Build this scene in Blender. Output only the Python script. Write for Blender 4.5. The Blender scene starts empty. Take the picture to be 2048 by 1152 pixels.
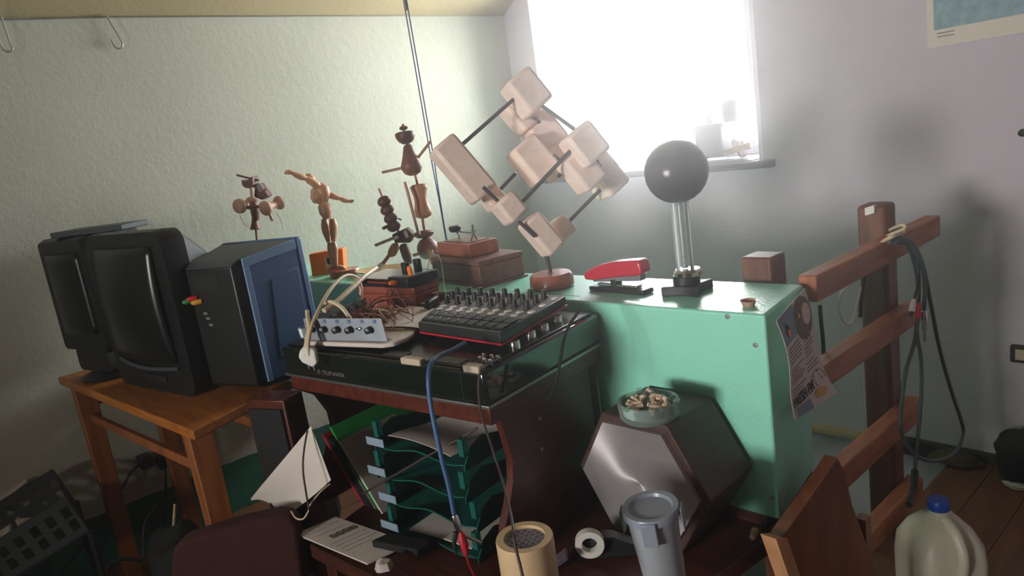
import bpy, bmesh, math, random
from mathutils import Vector, Matrix, Quaternion

random.seed(7)
SC = bpy.context.scene
COL = SC.collection
PI = math.pi

# ------------------------------------------------------------------ camera, world, lights, exposure
cam_d = bpy.data.cameras.new('camera')
cam_d.sensor_width = 36.0
cam_d.lens = 36.0 * 1446.0 / 2048.0
cam_d.clip_start = 0.02
cam = bpy.data.objects.new('camera', cam_d)
COL.objects.link(cam)
CAMR = Matrix(((0.663472, -0.060164, 0.745778), (0.734780, 0.240338, -0.634300), (-0.141076, 0.968823, 0.203665)))
cam.matrix_world = Matrix.Translation((0, 0, 1.5)) @ CAMR.to_4x4()
SC.camera = cam

world = bpy.data.worlds.new('overcast_sky')
SC.world = world
world.use_nodes = True
bg = world.node_tree.nodes['Background']
bg.inputs['Color'].default_value = (0.98, 0.98, 1.0, 1)
bg.inputs['Strength'].default_value = 5.0
# scatter volume added to imitate the lens glow around the window
vs_ = world.node_tree.nodes.new('ShaderNodeVolumeScatter')
vs_.inputs['Density'].default_value = 0.058
vs_.inputs['Anisotropy'].default_value = 0.88
vs_.inputs['Color'].default_value = (0.97, 0.95, 0.97, 1)
world.node_tree.links.new(vs_.outputs[0], world.node_tree.nodes['World Output'].inputs['Volume'])


def area(name, loc, rot, sx, sy, power, color, portal=False):
    d = bpy.data.lights.new(name, 'AREA')
    d.shape = 'RECTANGLE'
    d.size, d.size_y = sx, sy
    d.energy = power
    d.color = color
    o = bpy.data.objects.new(name, d)
    COL.objects.link(o)
    o.location = loc
    o.rotation_euler = rot
    if portal:
        d.cycles.is_portal = True
    return o


# daylight outside the bright window in the back wall, and behind the viewer, down a dormer added to narrow it
area('daylight_back', (-2.45, 3.9, 2.0), (math.radians(-90), 0, 0), 3.0, 2.2, 830, (1.0, 0.98, 0.97))
area('daylight_rear', (-1.0, -4.3, 1.55), (math.radians(90), 0, 0), 1.05, 1.0, 265, (1.0, 0.97, 0.92))

SC.view_settings.view_transform = 'Standard'
SC.view_settings.look = 'None'
SC.view_settings.exposure = 0.45
SC.view_settings.gamma = 1.0
SC.view_settings.use_curve_mapping = False
SC.cycles.max_bounces = 8
SC.cycles.diffuse_bounces = 5
SC.cycles.sample_clamp_indirect = 4.0
SC.cycles.caustics_reflective = False
SC.cycles.caustics_refractive = False


# ------------------------------------------------------------------ materials
def srgb(r, g, b):
    f = lambda c: (c / 255 / 12.92) if c / 255 <= 0.04045 else ((c / 255 + 0.055) / 1.055) ** 2.4
    return (f(r), f(g), f(b))


def mat(name, col, rough=0.6, metal=0.0, var=0.12, scale=18.0, bump=0.0, bscale=60.0, spec=0.5, coat=0.0, alpha=1.0, trans=0.0):
    m = bpy.data.materials.new(name)
    m.use_nodes = True
    nt = m.node_tree
    b = nt.nodes['Principled BSDF']
    b.inputs['Roughness'].default_value = rough
    b.inputs['Metallic'].default_value = metal
    b.inputs['Specular IOR Level'].default_value = spec
    b.inputs['Coat Weight'].default_value = coat
    b.inputs['Alpha'].default_value = alpha
    b.inputs['Transmission Weight'].default_value = trans
    tc = nt.nodes.new('ShaderNodeTexCoord')
    n = nt.nodes.new('ShaderNodeTexNoise')
    n.inputs['Scale'].default_value = scale
    n.inputs['Detail'].default_value = 4
    nt.links.new(tc.outputs['Object'], n.inputs['Vector'])
    r = nt.nodes.new('ShaderNodeValToRGB')
    c = Vector(col)
    r.color_ramp.elements[0].position = 0.3
    r.color_ramp.elements[1].position = 0.7
    r.color_ramp.elements[0].color = (*(c * (1 - var)), 1)
    r.color_ramp.elements[1].color = (*[min(1, v) for v in c * (1 + var)], 1)
    nt.links.new(n.outputs['Fac'], r.inputs['Fac'])
    nt.links.new(r.outputs['Color'], b.inputs['Base Color'])
    if bump:
        n2 = nt.nodes.new('ShaderNodeTexNoise')
        n2.inputs['Scale'].default_value = bscale
        n2.inputs['Detail'].default_value = 5
        nt.links.new(tc.outputs['Object'], n2.inputs['Vector'])
        bp = nt.nodes.new('ShaderNodeBump')
        bp.inputs['Strength'].default_value = bump
        bp.inputs['Distance'].default_value = 0.01
        nt.links.new(n2.outputs['Fac'], bp.inputs['Height'])
        nt.links.new(bp.outputs['Normal'], b.inputs['Normal'])
    return m


def wood(name, c1, c2, rough=0.5, axis=0, scale=6.0, stretch=9.0, coat=0.0):
    m = bpy.data.materials.new(name)
    m.use_nodes = True
    nt = m.node_tree
    b = nt.nodes['Principled BSDF']
    b.inputs['Roughness'].default_value = rough
    b.inputs['Coat Weight'].default_value = coat
    tc = nt.nodes.new('ShaderNodeTexCoord')
    mp = nt.nodes.new('ShaderNodeMapping')
    s = [stretch] * 3
    s[axis] = 1.0
    mp.inputs['Scale'].default_value = s
    nt.links.new(tc.outputs['Object'], mp.inputs['Vector'])
    n = nt.nodes.new('ShaderNodeTexNoise')
    n.inputs['Scale'].default_value = scale
    n.inputs['Detail'].default_value = 6
    n.inputs['Distortion'].default_value = 0.6
    nt.links.new(mp.outputs['Vector'], n.inputs['Vector'])
    r = nt.nodes.new('ShaderNodeValToRGB')
    r.color_ramp.elements[0].position = 0.32
    r.color_ramp.elements[1].position = 0.68
    r.color_ramp.elements[0].color = (*c1, 1)
    r.color_ramp.elements[1].color = (*c2, 1)
    nt.links.new(n.outputs['Fac'], r.inputs['Fac'])
    nt.links.new(r.outputs['Color'], b.inputs['Base Color'])
    bp = nt.nodes.new('ShaderNodeBump')
    bp.inputs['Strength'].default_value = 0.15
    bp.inputs['Distance'].default_value = 0.004
    nt.links.new(n.outputs['Fac'], bp.inputs['Height'])
    nt.links.new(bp.outputs['Normal'], b.inputs['Normal'])
    return m


def clear(name, col, opacity=0.4, rough=0.12):
    """tinted see-through plastic or glass: transparent mixed with a glossy coat and some body colour"""
    m = bpy.data.materials.new(name)
    m.use_nodes = True
    nt = m.node_tree
    b = nt.nodes['Principled BSDF']
    b.inputs['Base Color'].default_value = (*col, 1)
    b.inputs['Roughness'].default_value = rough
    t = nt.nodes.new('ShaderNodeBsdfTransparent')
    t.inputs['Color'].default_value = (*[0.6 + 0.4 * c for c in col], 1)
    fr = nt.nodes.new('ShaderNodeFresnel')
    fr.inputs['IOR'].default_value = 1.4
    ad = nt.nodes.new('ShaderNodeMath')
    ad.operation = 'ADD'
    ad.use_clamp = True
    ad.inputs[1].default_value = opacity
    nt.links.new(fr.outputs['Fac'], ad.inputs[0])
    mx = nt.nodes.new('ShaderNodeMixShader')
    nt.links.new(ad.outputs[0], mx.inputs['Fac'])
    nt.links.new(t.outputs[0], mx.inputs[1])
    nt.links.new(b.outputs[0], mx.inputs[2])
    nt.links.new(mx.outputs[0], nt.nodes['Material Output'].inputs['Surface'])
    return m


def plaster(name, col, dado=None, dado_z=0.0):
    m = bpy.data.materials.new(name)
    m.use_nodes = True
    nt = m.node_tree
    b = nt.nodes['Principled BSDF']
    b.inputs['Roughness'].default_value = 0.85
    tc = nt.nodes.new('ShaderNodeTexCoord')
    n = nt.nodes.new('ShaderNodeTexNoise')
    n.inputs['Scale'].default_value = 2.2
    n.inputs['Detail'].default_value = 7
    nt.links.new(tc.outputs['Object'], n.inputs['Vector'])
    r = nt.nodes.new('ShaderNodeValToRGB')
    r.color_ramp.elements[0].position = 0.3
    r.color_ramp.elements[1].position = 0.7
    c = Vector(col)
    r.color_ramp.elements[0].color = (*(c * 0.93), 1)
    r.color_ramp.elements[1].color = (*(c * 1.04), 1)
    nt.links.new(n.outputs['Fac'], r.inputs['Fac'])
    out = r.outputs['Color']
    if dado is not None:      # the lower part of the wall is painted another colour
        sx = nt.nodes.new('ShaderNodeSeparateXYZ')
        nt.links.new(tc.outputs['Object'], sx.inputs[0])
        wob = nt.nodes.new('ShaderNodeTexNoise')
        wob.inputs['Scale'].default_value = 9
        nt.links.new(tc.outputs['Object'], wob.inputs['Vector'])
        ma = nt.nodes.new('ShaderNodeMath')
        ma.operation = 'MULTIPLY_ADD'
        ma.inputs[1].default_value = 0.02
        nt.links.new(wob.outputs['Fac'], ma.inputs[0])
        nt.links.new(sx.outputs['Z'], ma.inputs[2])
        lt = nt.nodes.new('ShaderNodeMath')
        lt.operation = 'LESS_THAN'
        lt.inputs[1].default_value = dado_z
        nt.links.new(ma.outputs[0], lt.inputs[0])
        mx = nt.nodes.new('ShaderNodeMix')
        mx.data_type = 'RGBA'
        nt.links.new(lt.outputs[0], mx.inputs['Factor'])
        nt.links.new(out, mx.inputs[6])
        mx.inputs[7].default_value = (*dado, 1)
        out = mx.outputs[2]
    nt.links.new(out, b.inputs['Base Color'])
    n2 = nt.nodes.new('ShaderNodeTexNoise')
    n2.inputs['Scale'].default_value = 26
    n2.inputs['Detail'].default_value = 8
    n2.inputs['Roughness'].default_value = 0.62
    nt.links.new(tc.outputs['Object'], n2.inputs['Vector'])
    bp = nt.nodes.new('ShaderNodeBump')
    bp.inputs['Strength'].default_value = 0.3
    bp.inputs['Distance'].default_value = 0.012
    nt.links.new(n2.outputs['Fac'], bp.inputs['Height'])
    nt.links.new(bp.outputs['Normal'], b.inputs['Normal'])
    return m


M_wall_l = plaster('mint_white_plaster', srgb(204, 205, 190), srgb(40, 100, 82), 0.245)
M_wall_b = plaster('grey_white_plaster', srgb(210, 199, 212))
M_ceil = plaster('cream_plaster', srgb(186, 170, 132))
M_wall_d = plaster('brown_limewash', srgb(96, 84, 70))
M_conc = plaster('grey_concrete', srgb(150, 148, 150))
M_plank = wood('floor_boards_wood', srgb(96, 62, 40), srgb(128, 84, 54), 0.55, 1, 5, 8)
M_mint = mat('mint_paint', srgb(160, 242, 216), 0.32, 0, 0.05, 5, 0.12, 90, coat=0.15)
M_desk = wood('red_brown_desk_wood', srgb(58, 26, 18), srgb(92, 42, 26), 0.5)
M_maho = wood('mahogany_veneer', srgb(66, 26, 18), srgb(98, 44, 30), 0.35, 1, 5, 8)
M_rail = wood('orange_brown_timber', srgb(146, 84, 54), srgb(184, 114, 76), 0.5, 1, 6, 7)
M_post = wood('dark_brown_timber', srgb(92, 54, 42), srgb(128, 78, 60), 0.5, 2, 6, 7)
M_table = wood('orange_pine', srgb(150, 84, 28), srgb(184, 114, 44), 0.5, 0, 5, 8)
M_leg = wood('brown_pine', srgb(130, 72, 36), srgb(166, 100, 52), 0.5, 2, 5, 8)
M_blk = mat('black_plastic', srgb(30, 32, 34), 0.45, 0, 0.1)
M_blk2 = mat('soft_black_plastic', srgb(24, 26, 28), 0.6, 0, 0.1)
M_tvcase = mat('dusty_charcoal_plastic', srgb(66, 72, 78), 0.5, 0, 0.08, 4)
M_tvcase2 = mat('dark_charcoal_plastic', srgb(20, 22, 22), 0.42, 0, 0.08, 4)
M_screen = mat('dark_glass_screen', srgb(14, 20, 17), 0.3, 0, 0.05, spec=0.5, coat=0.0)
M_blue = mat('window_lit_plastic', srgb(118, 152, 192), 0.5, 0, 0.05, 4)  # monitor's side frame: window highlight put into the colour
M_dkblue = mat('navy_window_lit_plastic', srgb(66, 98, 146), 0.5, 0, 0.06, 4)  # blue window light put into the monitor side's colour; also circuit slots
M_smoke = mat('smoked_green_black_acrylic', srgb(16, 26, 20), 0.08, 0, 0.1, spec=0.6, coat=0.7)
M_smoke_top = mat('dark_deck_panel', srgb(30, 26, 24), 0.25, 0, 0.1, spec=0.5)
M_trim = mat('brushed_aluminium', srgb(160, 160, 156), 0.35, 0.9, 0.06, 30)
M_galv = mat('galvanised_sheet', srgb(150, 156, 164), 0.45, 0.6, 0.12, 30)
M_chrome = mat('chrome', srgb(225, 222, 220), 0.12, 1.0, 0.02)
M_beige = mat('beige_plastic', srgb(196, 180, 160), 0.45, 0, 0.04)
M_whitepl = mat('white_plastic', srgb(232, 228, 222), 0.4, 0, 0.03)
M_cream = mat('cream_cable_rubber', srgb(214, 194, 164), 0.5, 0, 0.05)
M_cable = mat('black_cable_rubber', srgb(26, 28, 30), 0.5, 0, 0.06)
M_grcable = mat('grey_cable_rubber', srgb(72, 82, 86), 0.45, 0, 0.06)
M_bluecable = mat('blue_cable_rubber', srgb(60, 92, 140), 0.45, 0, 0.06)
M_bluecord = mat('blue_cord', srgb(70, 84, 130), 0.7, 0, 0.15, 200)
M_brcable = mat('brown_cable_rubber', srgb(66, 48, 44), 0.5, 0, 0.06)
M_red = mat('red_plastic', srgb(206, 24, 56), 0.35, 0, 0.04, coat=0.3)
M_dkred = mat('dark_red_plastic', srgb(190, 22, 46), 0.5, 0, 0.05)
M_green = mat('green_plastic', srgb(20, 130, 60), 0.45, 0, 0.05)
M_yel = mat('yellow_plastic', srgb(214, 160, 40), 0.45, 0, 0.05)
M_orange = mat('orange_card', srgb(246, 130, 44), 0.55, 0, 0.04)
M_paper = mat('white_paper', srgb(226, 214, 206), 0.8, 0, 0.03)
M_paper2 = mat('off_white_board', srgb(212, 198, 190), 0.6, 0, 0.04, 8)
M_ink = mat('black_ink', srgb(40, 38, 40), 0.8, 0, 0.05)
M_greyink = mat('grey_ink', srgb(120, 110, 108), 0.8, 0, 0.05)
M_blueink = mat('pale_blue_print', srgb(140, 158, 178), 0.8, 0, 0.08)
M_photo = mat('brown_photo_print', srgb(110, 92, 82), 0.7, 0, 0.5, 60)
M_skin = mat('pale_photo_print', srgb(222, 200, 186), 0.7, 0, 0.25, 70)
M_mann = wood('pale_turned_wood', srgb(196, 142, 108), srgb(222, 172, 134), 0.45, 2, 8, 6)
M_turn = wood('brown_turned_wood', srgb(108, 68, 56), srgb(142, 92, 76), 0.45, 2, 10, 5)
M_turn2 = wood('tan_turned_wood', srgb(166, 112, 84), srgb(192, 136, 104), 0.45, 2, 10, 5)
M_turn3 = wood('rosy_turned_wood', srgb(172, 126, 110), srgb(202, 158, 138), 0.45, 2, 10, 5)
M_turn4 = wood('dark_turned_wood', srgb(84, 52, 46), srgb(112, 70, 60), 0.45, 2, 10, 5)
M_block = wood('raw_pale_block_wood', srgb(236, 208, 194), srgb(246, 224, 212), 0.65, 0, 5, 6)
M_rod = mat('dark_dowel', srgb(66, 56, 60), 0.5, 0, 0.1, 50)
M_base = wood('red_brown_turned_base', srgb(150, 82, 60), srgb(180, 108, 82), 0.3, 0, 6, 5, coat=0.3)
M_boxw = wood('brown_box_wood', srgb(96, 62, 56), srgb(128, 88, 78), 0.45, 0, 6, 8)
M_boxw2 = wood('red_brown_box_wood', srgb(138, 78, 62), srgb(164, 100, 80), 0.4, 0, 6, 8)
M_redwood = wood('red_varnished_wood', srgb(136, 66, 54), srgb(166, 88, 72), 0.4, 0, 6, 8)
M_ball = mat('matt_black_sphere', srgb(46, 42, 44), 0.3, 0, 0.06, 6)
M_glass = clear('clear_glass', (0.85, 0.9, 0.9), 0.12, 0.05)
M_ashglass = clear('thick_pale_green_glass', (0.62, 0.75, 0.7), 0.2, 0.05)
M_pvc = clear('clear_plastic_film', (0.85, 0.84, 0.84), 0.3, 0.12)
M_tray = clear('sea_green_plastic', (0.02, 0.22, 0.18), 0.5, 0.2)
M_cloudy = clear('cloudy_plastic', (0.56, 0.60, 0.66), 0.62, 0.3)
M_lid = clear('blue_grey_lid_plastic', (0.36, 0.40, 0.50), 0.8, 0.3)
M_jug = mat('milky_plastic', srgb(226, 220, 200), 0.4, 0, 0.03, 6, trans=0.15)
M_cap = mat('blue_cap_plastic', srgb(36, 74, 170), 0.4, 0, 0.04)
M_veneer = wood('dark_walnut_veneer', srgb(62, 44, 40), srgb(88, 64, 56), 0.5, 1, 5, 8)
M_steel = mat('spun_steel', srgb(178, 172, 174), 0.3, 0.95, 0.05, 40)
M_ash = mat('cigarette_paper', srgb(214, 190, 172), 0.8, 0, 0.1, 40)
M_filter = mat('cigarette_filter', srgb(222, 196, 172), 0.8, 0, 0.1, 40)
M_tape = mat('cream_packing_tape', srgb(216, 186, 146), 0.4, 0, 0.04)
M_core = mat('grey_patterned_core', srgb(150, 146, 156), 0.8, 0, 0.05)
M_maroon = mat('maroon_upholstery', srgb(58, 20, 18), 0.9, 0, 0.15, 60, 0.3, 200)
M_crate = mat('slate_crate_plastic', srgb(40, 45, 50), 0.55, 0, 0.1)
M_bag = mat('black_nylon', srgb(20, 20, 22), 0.8, 0, 0.15, 20, 0.3, 80)
M_sill = mat('dark_stained_sill', srgb(74, 68, 72), 0.6, 0, 0.12, 20)
M_frame = mat('white_gloss_paint', srgb(236, 238, 242), 0.4, 0, 0.02)
M_curtain = mat('sheer_white_curtain', srgb(226, 228, 238), 0.9, 0, 0.03)
M_clutter = mat('dull_purple_grey_plastic', srgb(96, 86, 96), 0.6, 0, 0.1)
M_pcb = mat('red_brown_circuit_board', srgb(128, 62, 52), 0.5, 0, 0.25, 50)
M_copper = mat('red_wire', srgb(146, 70, 52), 0.45, 0, 0.1)
M_palewood = wood('pale_plate_wood', srgb(206, 170, 122), srgb(226, 196, 150), 0.6, 0, 8, 7)
M_plank2 = wood('weathered_plank', srgb(120, 92, 76), srgb(150, 120, 100), 0.7, 0, 6, 8)
M_socket = mat('dark_socket_plastic', srgb(52, 52, 48), 0.5, 0, 0.06)
M_wire = mat('dull_steel_wire', srgb(150, 148, 138), 0.5, 0.5, 0.15, 60)
M_picture = mat('blue_grey_print', srgb(150, 172, 184), 0.8, 0, 0.18, 30)
M_fgreen = mat('bright_green_card', srgb(30, 165, 70), 0.6, 0, 0.04)
M_fred = mat('crimson_card', srgb(196, 24, 60), 0.5, 0, 0.05)
M_fblack = mat('black_card', srgb(28, 26, 26), 0.6, 0, 0.1)
M_fgrey = mat('grey_translucent_sleeve', srgb(126, 128, 122), 0.35, 0, 0.05)
M_brownboard = wood('orange_brown_board', srgb(112, 58, 30), srgb(144, 80, 44), 0.4, 2, 4, 7, coat=0.2)
M_paleedge = wood('pale_edge_wood', srgb(200, 142, 100), srgb(220, 166, 122), 0.6, 2, 5, 7)


# ------------------------------------------------------------------ mesh builder
def frame_from(z, up=Vector((0, 0, 1))):
    z = Vector(z).normalized()
    if abs(z.dot(up)) > 0.97:
        up = Vector((0, 1, 0))
    x = up.cross(z).normalized()
    y = z.cross(x)
    return x, y, z


class MB:
    def __init__(self):
        self.v, self.f, self.m = [], [], []

    def add(self, vs, fs, mi=0):
        n = len(self.v)
        self.v += [Vector(p) for p in vs]
        self.f += [tuple(i + n for i in q) for q in fs]
        self.m += [mi] * len(fs)
        return self

    def hexa(self, p, mi=0):   # 4 bottom, 4 top, both counter-clockwise
        return self.add(p, [(3, 2, 1, 0), (4, 5, 6, 7), (0, 1, 5, 4), (1, 2, 6, 5), (2, 3, 7, 6), (3, 0, 4, 7)], mi)

    def box(self, a, b, mi=0):
        x0, y0, z0 = a
        x1, y1, z1 = b
        return self.hexa([(x0, y0, z0), (x1, y0, z0), (x1, y1, z0), (x0, y1, z0),
                          (x0, y0, z1), (x1, y0, z1), (x1, y1, z1), (x0, y1, z1)], mi)

    def obox(self, c, ax, ay, az, mi=0):   # half-extent vectors
        c, ax, ay, az = Vector(c), Vector(ax), Vector(ay), Vector(az)
        return self.hexa([c - ax - ay - az, c + ax - ay - az, c + ax + ay - az, c - ax + ay - az,
                          c - ax - ay + az, c + ax - ay + az, c + ax + ay + az, c - ax + ay + az], mi)

    def prism(self, poly, vec, mi=0):
        n = len(poly)
        vec = Vector(vec)
        a = [Vector(p) for p in poly]
        b = [p + vec for p in a]
        return self.add(a + b, [tuple(range(n - 1, -1, -1)), tuple(range(n, 2 * n))] +
                        [(i, (i + 1) % n, n + (i + 1) % n, n + i) for i in range(n)], mi)

    def tube(self, pts, r, n=8, mi=0):
        pts = [Vector(p) for p in pts]
        k = len(pts)
        rs = r if isinstance(r, (list, tuple)) else [r] * k
        vs, fs = [], []
        x = None
        for i, p in enumerate(pts):
            d = (pts[min(i + 1, k - 1)] - pts[max(i - 1, 0)])
            if d.length < 1e-9:
                d = Vector((0, 0, 1))
            d.normalize()
            if x is None:
                x, y, _ = frame_from(d)
            else:
                x = (x - d * x.dot(d))
                x = x.normalized() if x.length > 1e-6 else frame_from(d)[0]
                y = d.cross(x)
            for j in range(n):
                a = 2 * PI * j / n
                vs.append(p + (x * math.cos(a) + y * math.sin(a)) * rs[i])
        for i in range(k - 1):
            for j in range(n):
                j2 = (j + 1) % n
                fs.append((i * n + j, i * n + j2, (i + 1) * n + j2, (i + 1) * n + j))
        fs.append(tuple(range(n - 1, -1, -1)))
        fs.append(tuple((k - 1) * n + j for j in range(n)))
        return self.add(vs, fs, mi)

    def lathe(self, prof, o=(0, 0, 0), axis=(0, 0, 1), n=24, mi=0, phase=0.0, cap=True):
        x, y, z = frame_from(axis)
        o = Vector(o)
        vs, fs = [], []
        k = len(prof)
        for r, h in prof:
            for j in range(n):
                a = 2 * PI * j / n + phase
                vs.append(o + z * h + (x * math.cos(a) + y * math.sin(a)) * max(r, 1e-5))
        for i in range(k - 1):
            for j in range(n):
                j2 = (j + 1) % n
                fs.append((i * n + j, i * n + j2, (i + 1) * n + j2, (i + 1) * n + j))
        if cap:
            fs.append(tuple(range(n - 1, -1, -1)))
            fs.append(tuple((k - 1) * n + j for j in range(n)))
        return self.add(vs, fs, mi)

    def ball(self, c, r, n=20, sx=1, axis=(0, 0, 1), mi=0):
        return self.lathe([(r * math.sin(PI * i / 12), -r * sx * math.cos(PI * i / 12)) for i in range(13)], c, axis, n, mi)

    def sheet(self, fn, nu, nv, t=0.0015, mi=0):   # fn(u,v)->point; a thin solid sheet
        P = [[Vector(fn(i / nu, j / nv)) for j in range(nv + 1)] for i in range(nu + 1)]
        top, bot = [], []
        for i in range(nu + 1):
            for j in range(nv + 1):
                du = P[min(i + 1, nu)][j] - P[max(i - 1, 0)][j]
                dv = P[i][min(j + 1, nv)] - P[i][max(j - 1, 0)]
                nn = du.cross(dv)
                nn = nn.normalized() if nn.length > 1e-12 else Vector((0, 0, 1))
                top.append(P[i][j] + nn * t / 2)
                bot.append(P[i][j] - nn * t / 2)
        w = nv + 1
        N = len(top)
        fs = []
        for i in range(nu):
            for j in range(nv):
                a, b, c, d = i * w + j, (i + 1) * w + j, (i + 1) * w + j + 1, i * w + j + 1
                fs.append((a, b, c, d))
                fs.append((N + d, N + c, N + b, N + a))
        ring = [j for j in range(w)] + [i * w + nv for i in range(1, nu + 1)] + \
               [nu * w + j for j in range(nv - 1, -1, -1)] + [i * w for i in range(nu - 1, 0, -1)]
        for q in range(len(ring)):
            a, b = ring[q], ring[(q + 1) % len(ring)]
            fs.append((a, b, N + b, N + a))
        return self.add(top + bot, fs, mi)

    def build(self, name, mats, parent=None, world=False, bevel=0.0, sharp=38, loc=None, seg=2, top=0.75):
        mats = mats if isinstance(mats, (list, tuple)) else [mats]
        me = bpy.data.meshes.new(name)
        vs = self.v
        if world and parent is not None:
            inv = WORLD[parent.name].inverted()
            vs = [inv @ p for p in vs]
        off = Vector((0, 0, 0))
        if parent is None or loc is not None:
            if loc is None:
                lo = [min(p[i] for p in vs) for i in range(3)]
                hi = [max(p[i] for p in vs) for i in range(3)]
                off = Vector(((lo[0] + hi[0]) / 2, (lo[1] + hi[1]) / 2, lo[2]))
            else:
                off = Vector(loc)
            if not getattr(self, 'keep_origin', False):
                vs = [p - off for p in vs]
            else:
                off = Vector((0, 0, 0))
        me.from_pydata([tuple(p) for p in vs], [], self.f)
        for m in mats:
            me.materials.append(m)
        for i, p in enumerate(me.polygons):
            p.material_index = self.m[i]
        bm = bmesh.new()
        bm.from_mesh(me)
        bmesh.ops.recalc_face_normals(bm, faces=bm.faces)
        bm.to_mesh(me)
        bm.free()
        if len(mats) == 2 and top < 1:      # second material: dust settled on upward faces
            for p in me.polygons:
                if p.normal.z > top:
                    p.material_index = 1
        me.polygons.foreach_set('use_smooth', [True] * len(me.polygons))
        me.set_sharp_from_angle(angle=math.radians(sharp))
        o = bpy.data.objects.new(name, me)
        COL.objects.link(o)
        o.location = off
        if parent is not None:
            o.parent = parent
            WORLD[o.name] = WORLD[parent.name] @ Matrix.Translation(off)
        else:
            WORLD[o.name] = Matrix.Translation(off)
        if bevel:
            b = o.modifiers.new('bevel', 'BEVEL')
            b.width = bevel
            b.segments = seg
            b.limit_method = 'ANGLE'
            b.angle_limit = math.radians(40)
        return o


WORLD = {}


def tag(o, label, cat, group=None):
    o['label'] = label
    o['category'] = cat
    if group:
        o['group'] = group
    return o


def thing(name, label, cat, loc=(0, 0, 0), rotz=0.0, group=None, mat4=None):
    o = bpy.data.objects.new(name, None)
    COL.objects.link(o)
    o.empty_display_size = 0.05
    Mw = mat4 if mat4 is not None else Matrix.Translation(Vector(loc)) @ Matrix.Rotation(rotz, 4, 'Z')
    o.matrix_world = Mw
    WORLD[o.name] = Mw.copy()
    return tag(o, label, cat, group)


def struct(o):
    o['kind'] = 'structure'
    return o


def copy_tree(src, parent=None):
    c = src.copy()
    COL.objects.link(c)
    if parent is not None:
        c.parent = parent
    for ch in list(src.children):
        copy_tree(ch, c)
    return c


def text_bm(txt, size, depth=0.0006, bold=False):
    """lettering as a mesh builder in the xy plane, lower left at the origin"""
    cu = bpy.data.curves.new('lettering', 'FONT')
    cu.body = txt
    cu.size = size
    cu.extrude = depth
    cu.resolution_u = 3
    if bold:
        cu.offset = size * 0.02
    t = bpy.data.objects.new('lettering_source', cu)
    COL.objects.link(t)
    bpy.context.view_layer.update()
    me = bpy.data.meshes.new_from_object(t.evaluated_get(bpy.context.evaluated_depsgraph_get()))
    mb = MB()
    mb.add([v.co.copy() for v in me.vertices], [tuple(p.vertices) for p in me.polygons])
    bpy.data.objects.remove(t)
    bpy.data.curves.remove(cu)
    bpy.data.meshes.remove(me)
    return mb


def place(mb, o, ex, ey):
    """lay an xy-plane builder into space: origin o, axes ex, ey"""
    o, ex, ey = Vector(o), Vector(ex).normalized(), Vector(ey).normalized()
    ez = ex.cross(ey)
    mb.v = [o + ex * p.x + ey * p.y + ez * p.z for p in mb.v]
    return mb


def curve_pts(pts, n=8):
    """Catmull-Rom through the points"""
    P = [Vector(p) for p in pts]
    P = [P[0] * 2 - P[1]] + P + [P[-1] * 2 - P[-2]]
    out = []
    for i in range(1, len(P) - 2):
        for k in range(n):
            t = k / n
            a, b, c, d = P[i - 1], P[i], P[i + 1], P[i + 2]
            out.append(0.5 * ((2 * b) + (c - a) * t + (2 * a - 5 * b + 4 * c - d) * t * t + (3 * b - a - 3 * c + d) * t ** 3))
    out.append(P[-2])
    return out


def lerp(a, b, t):
    return Vector(a) * (1 - t) + Vector(b) * t



# ================================================================== THE ROOM
m = MB()
m.box((-3.47, -2.95, -1.4), (-3.27, 3.5, 2.6))
m.keep_origin = True
struct(m.build('wall_left', M_wall_l))

m = MB()   # back wall, 0.45 m thick, with a deep window opening whose right corner is splayed
Y0, Y1, WX0, WX1, WZ0, WZ1 = 3.017, 3.47, -3.056, -1.76, 1.235, 2.32
m.box((-3.27, Y0, -1.4), (WX0, Y1, 4.2))
m.prism([(-1.70, Y0, -1.4), (2.3, Y0, -1.4), (2.3, Y1, -1.4), (WX1, Y1, -1.4), (WX1, Y0 + 0.07, -1.4)], (0, 0, 5.6))
m.box((WX0, Y0, -1.4), (-1.70, Y1, WZ0))
m.box((WX0, Y0, WZ1), (-1.70, Y1, 4.2))
m.keep_origin = True
struct(m.build('wall_back', M_wall_b))

m = MB()
m.box((2.1, -2.95, -1.4), (2.3, 3.02, 4.2))
m.keep_origin = True
struct(m.build('wall_right', M_wall_b))
m = MB()   # wall behind the viewer; unseen deep dormer added to narrow the light
RX0, RX1, RZ0, RZ1 = -1.50, -0.0, 1.22, 2.10
m.box((-3.3, -2.95, -0.05), (RX0, -2.8, 4.2))
m.box((RX1, -2.95, -0.05), (2.1, -2.8, 4.2))
m.box((RX0, -2.95, -0.05), (RX1, -2.8, RZ0))
m.box((RX0, -2.95, RZ1), (RX1, -2.8, 4.2))
m.box((RX0 - 0.1, -4.35, RZ0 - 0.1), (RX0, -2.951, RZ1 + 0.1))
m.box((RX1, -4.35, RZ0 - 0.1), (RX1 + 0.1, -2.951, RZ1 + 0.1))
m.box((RX0, -4.35, RZ0 - 0.1), (RX1, -2.951, RZ0))
m.box((RX0, -4.35, RZ1), (RX1, -2.951, RZ1 + 0.1))
m.keep_origin = True
struct(m.build('wall_rear', M_wall_d))

m = MB()
m.prism([(-3.30, -2.95, 2.165), (-0.4, -2.95, 3.9), (-0.4, -2.95, 4.0), (-3.30, -2.95, 2.265)], (0, 6.0, 0))
m.prism([(-0.4, -2.95, 3.9), (2.3, -2.95, 2.9), (2.3, -2.95, 3.0), (-0.4, -2.95, 4.0)], (0, 6.0, 0))
m.keep_origin = True
struct(m.build('ceiling', M_ceil))

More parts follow.
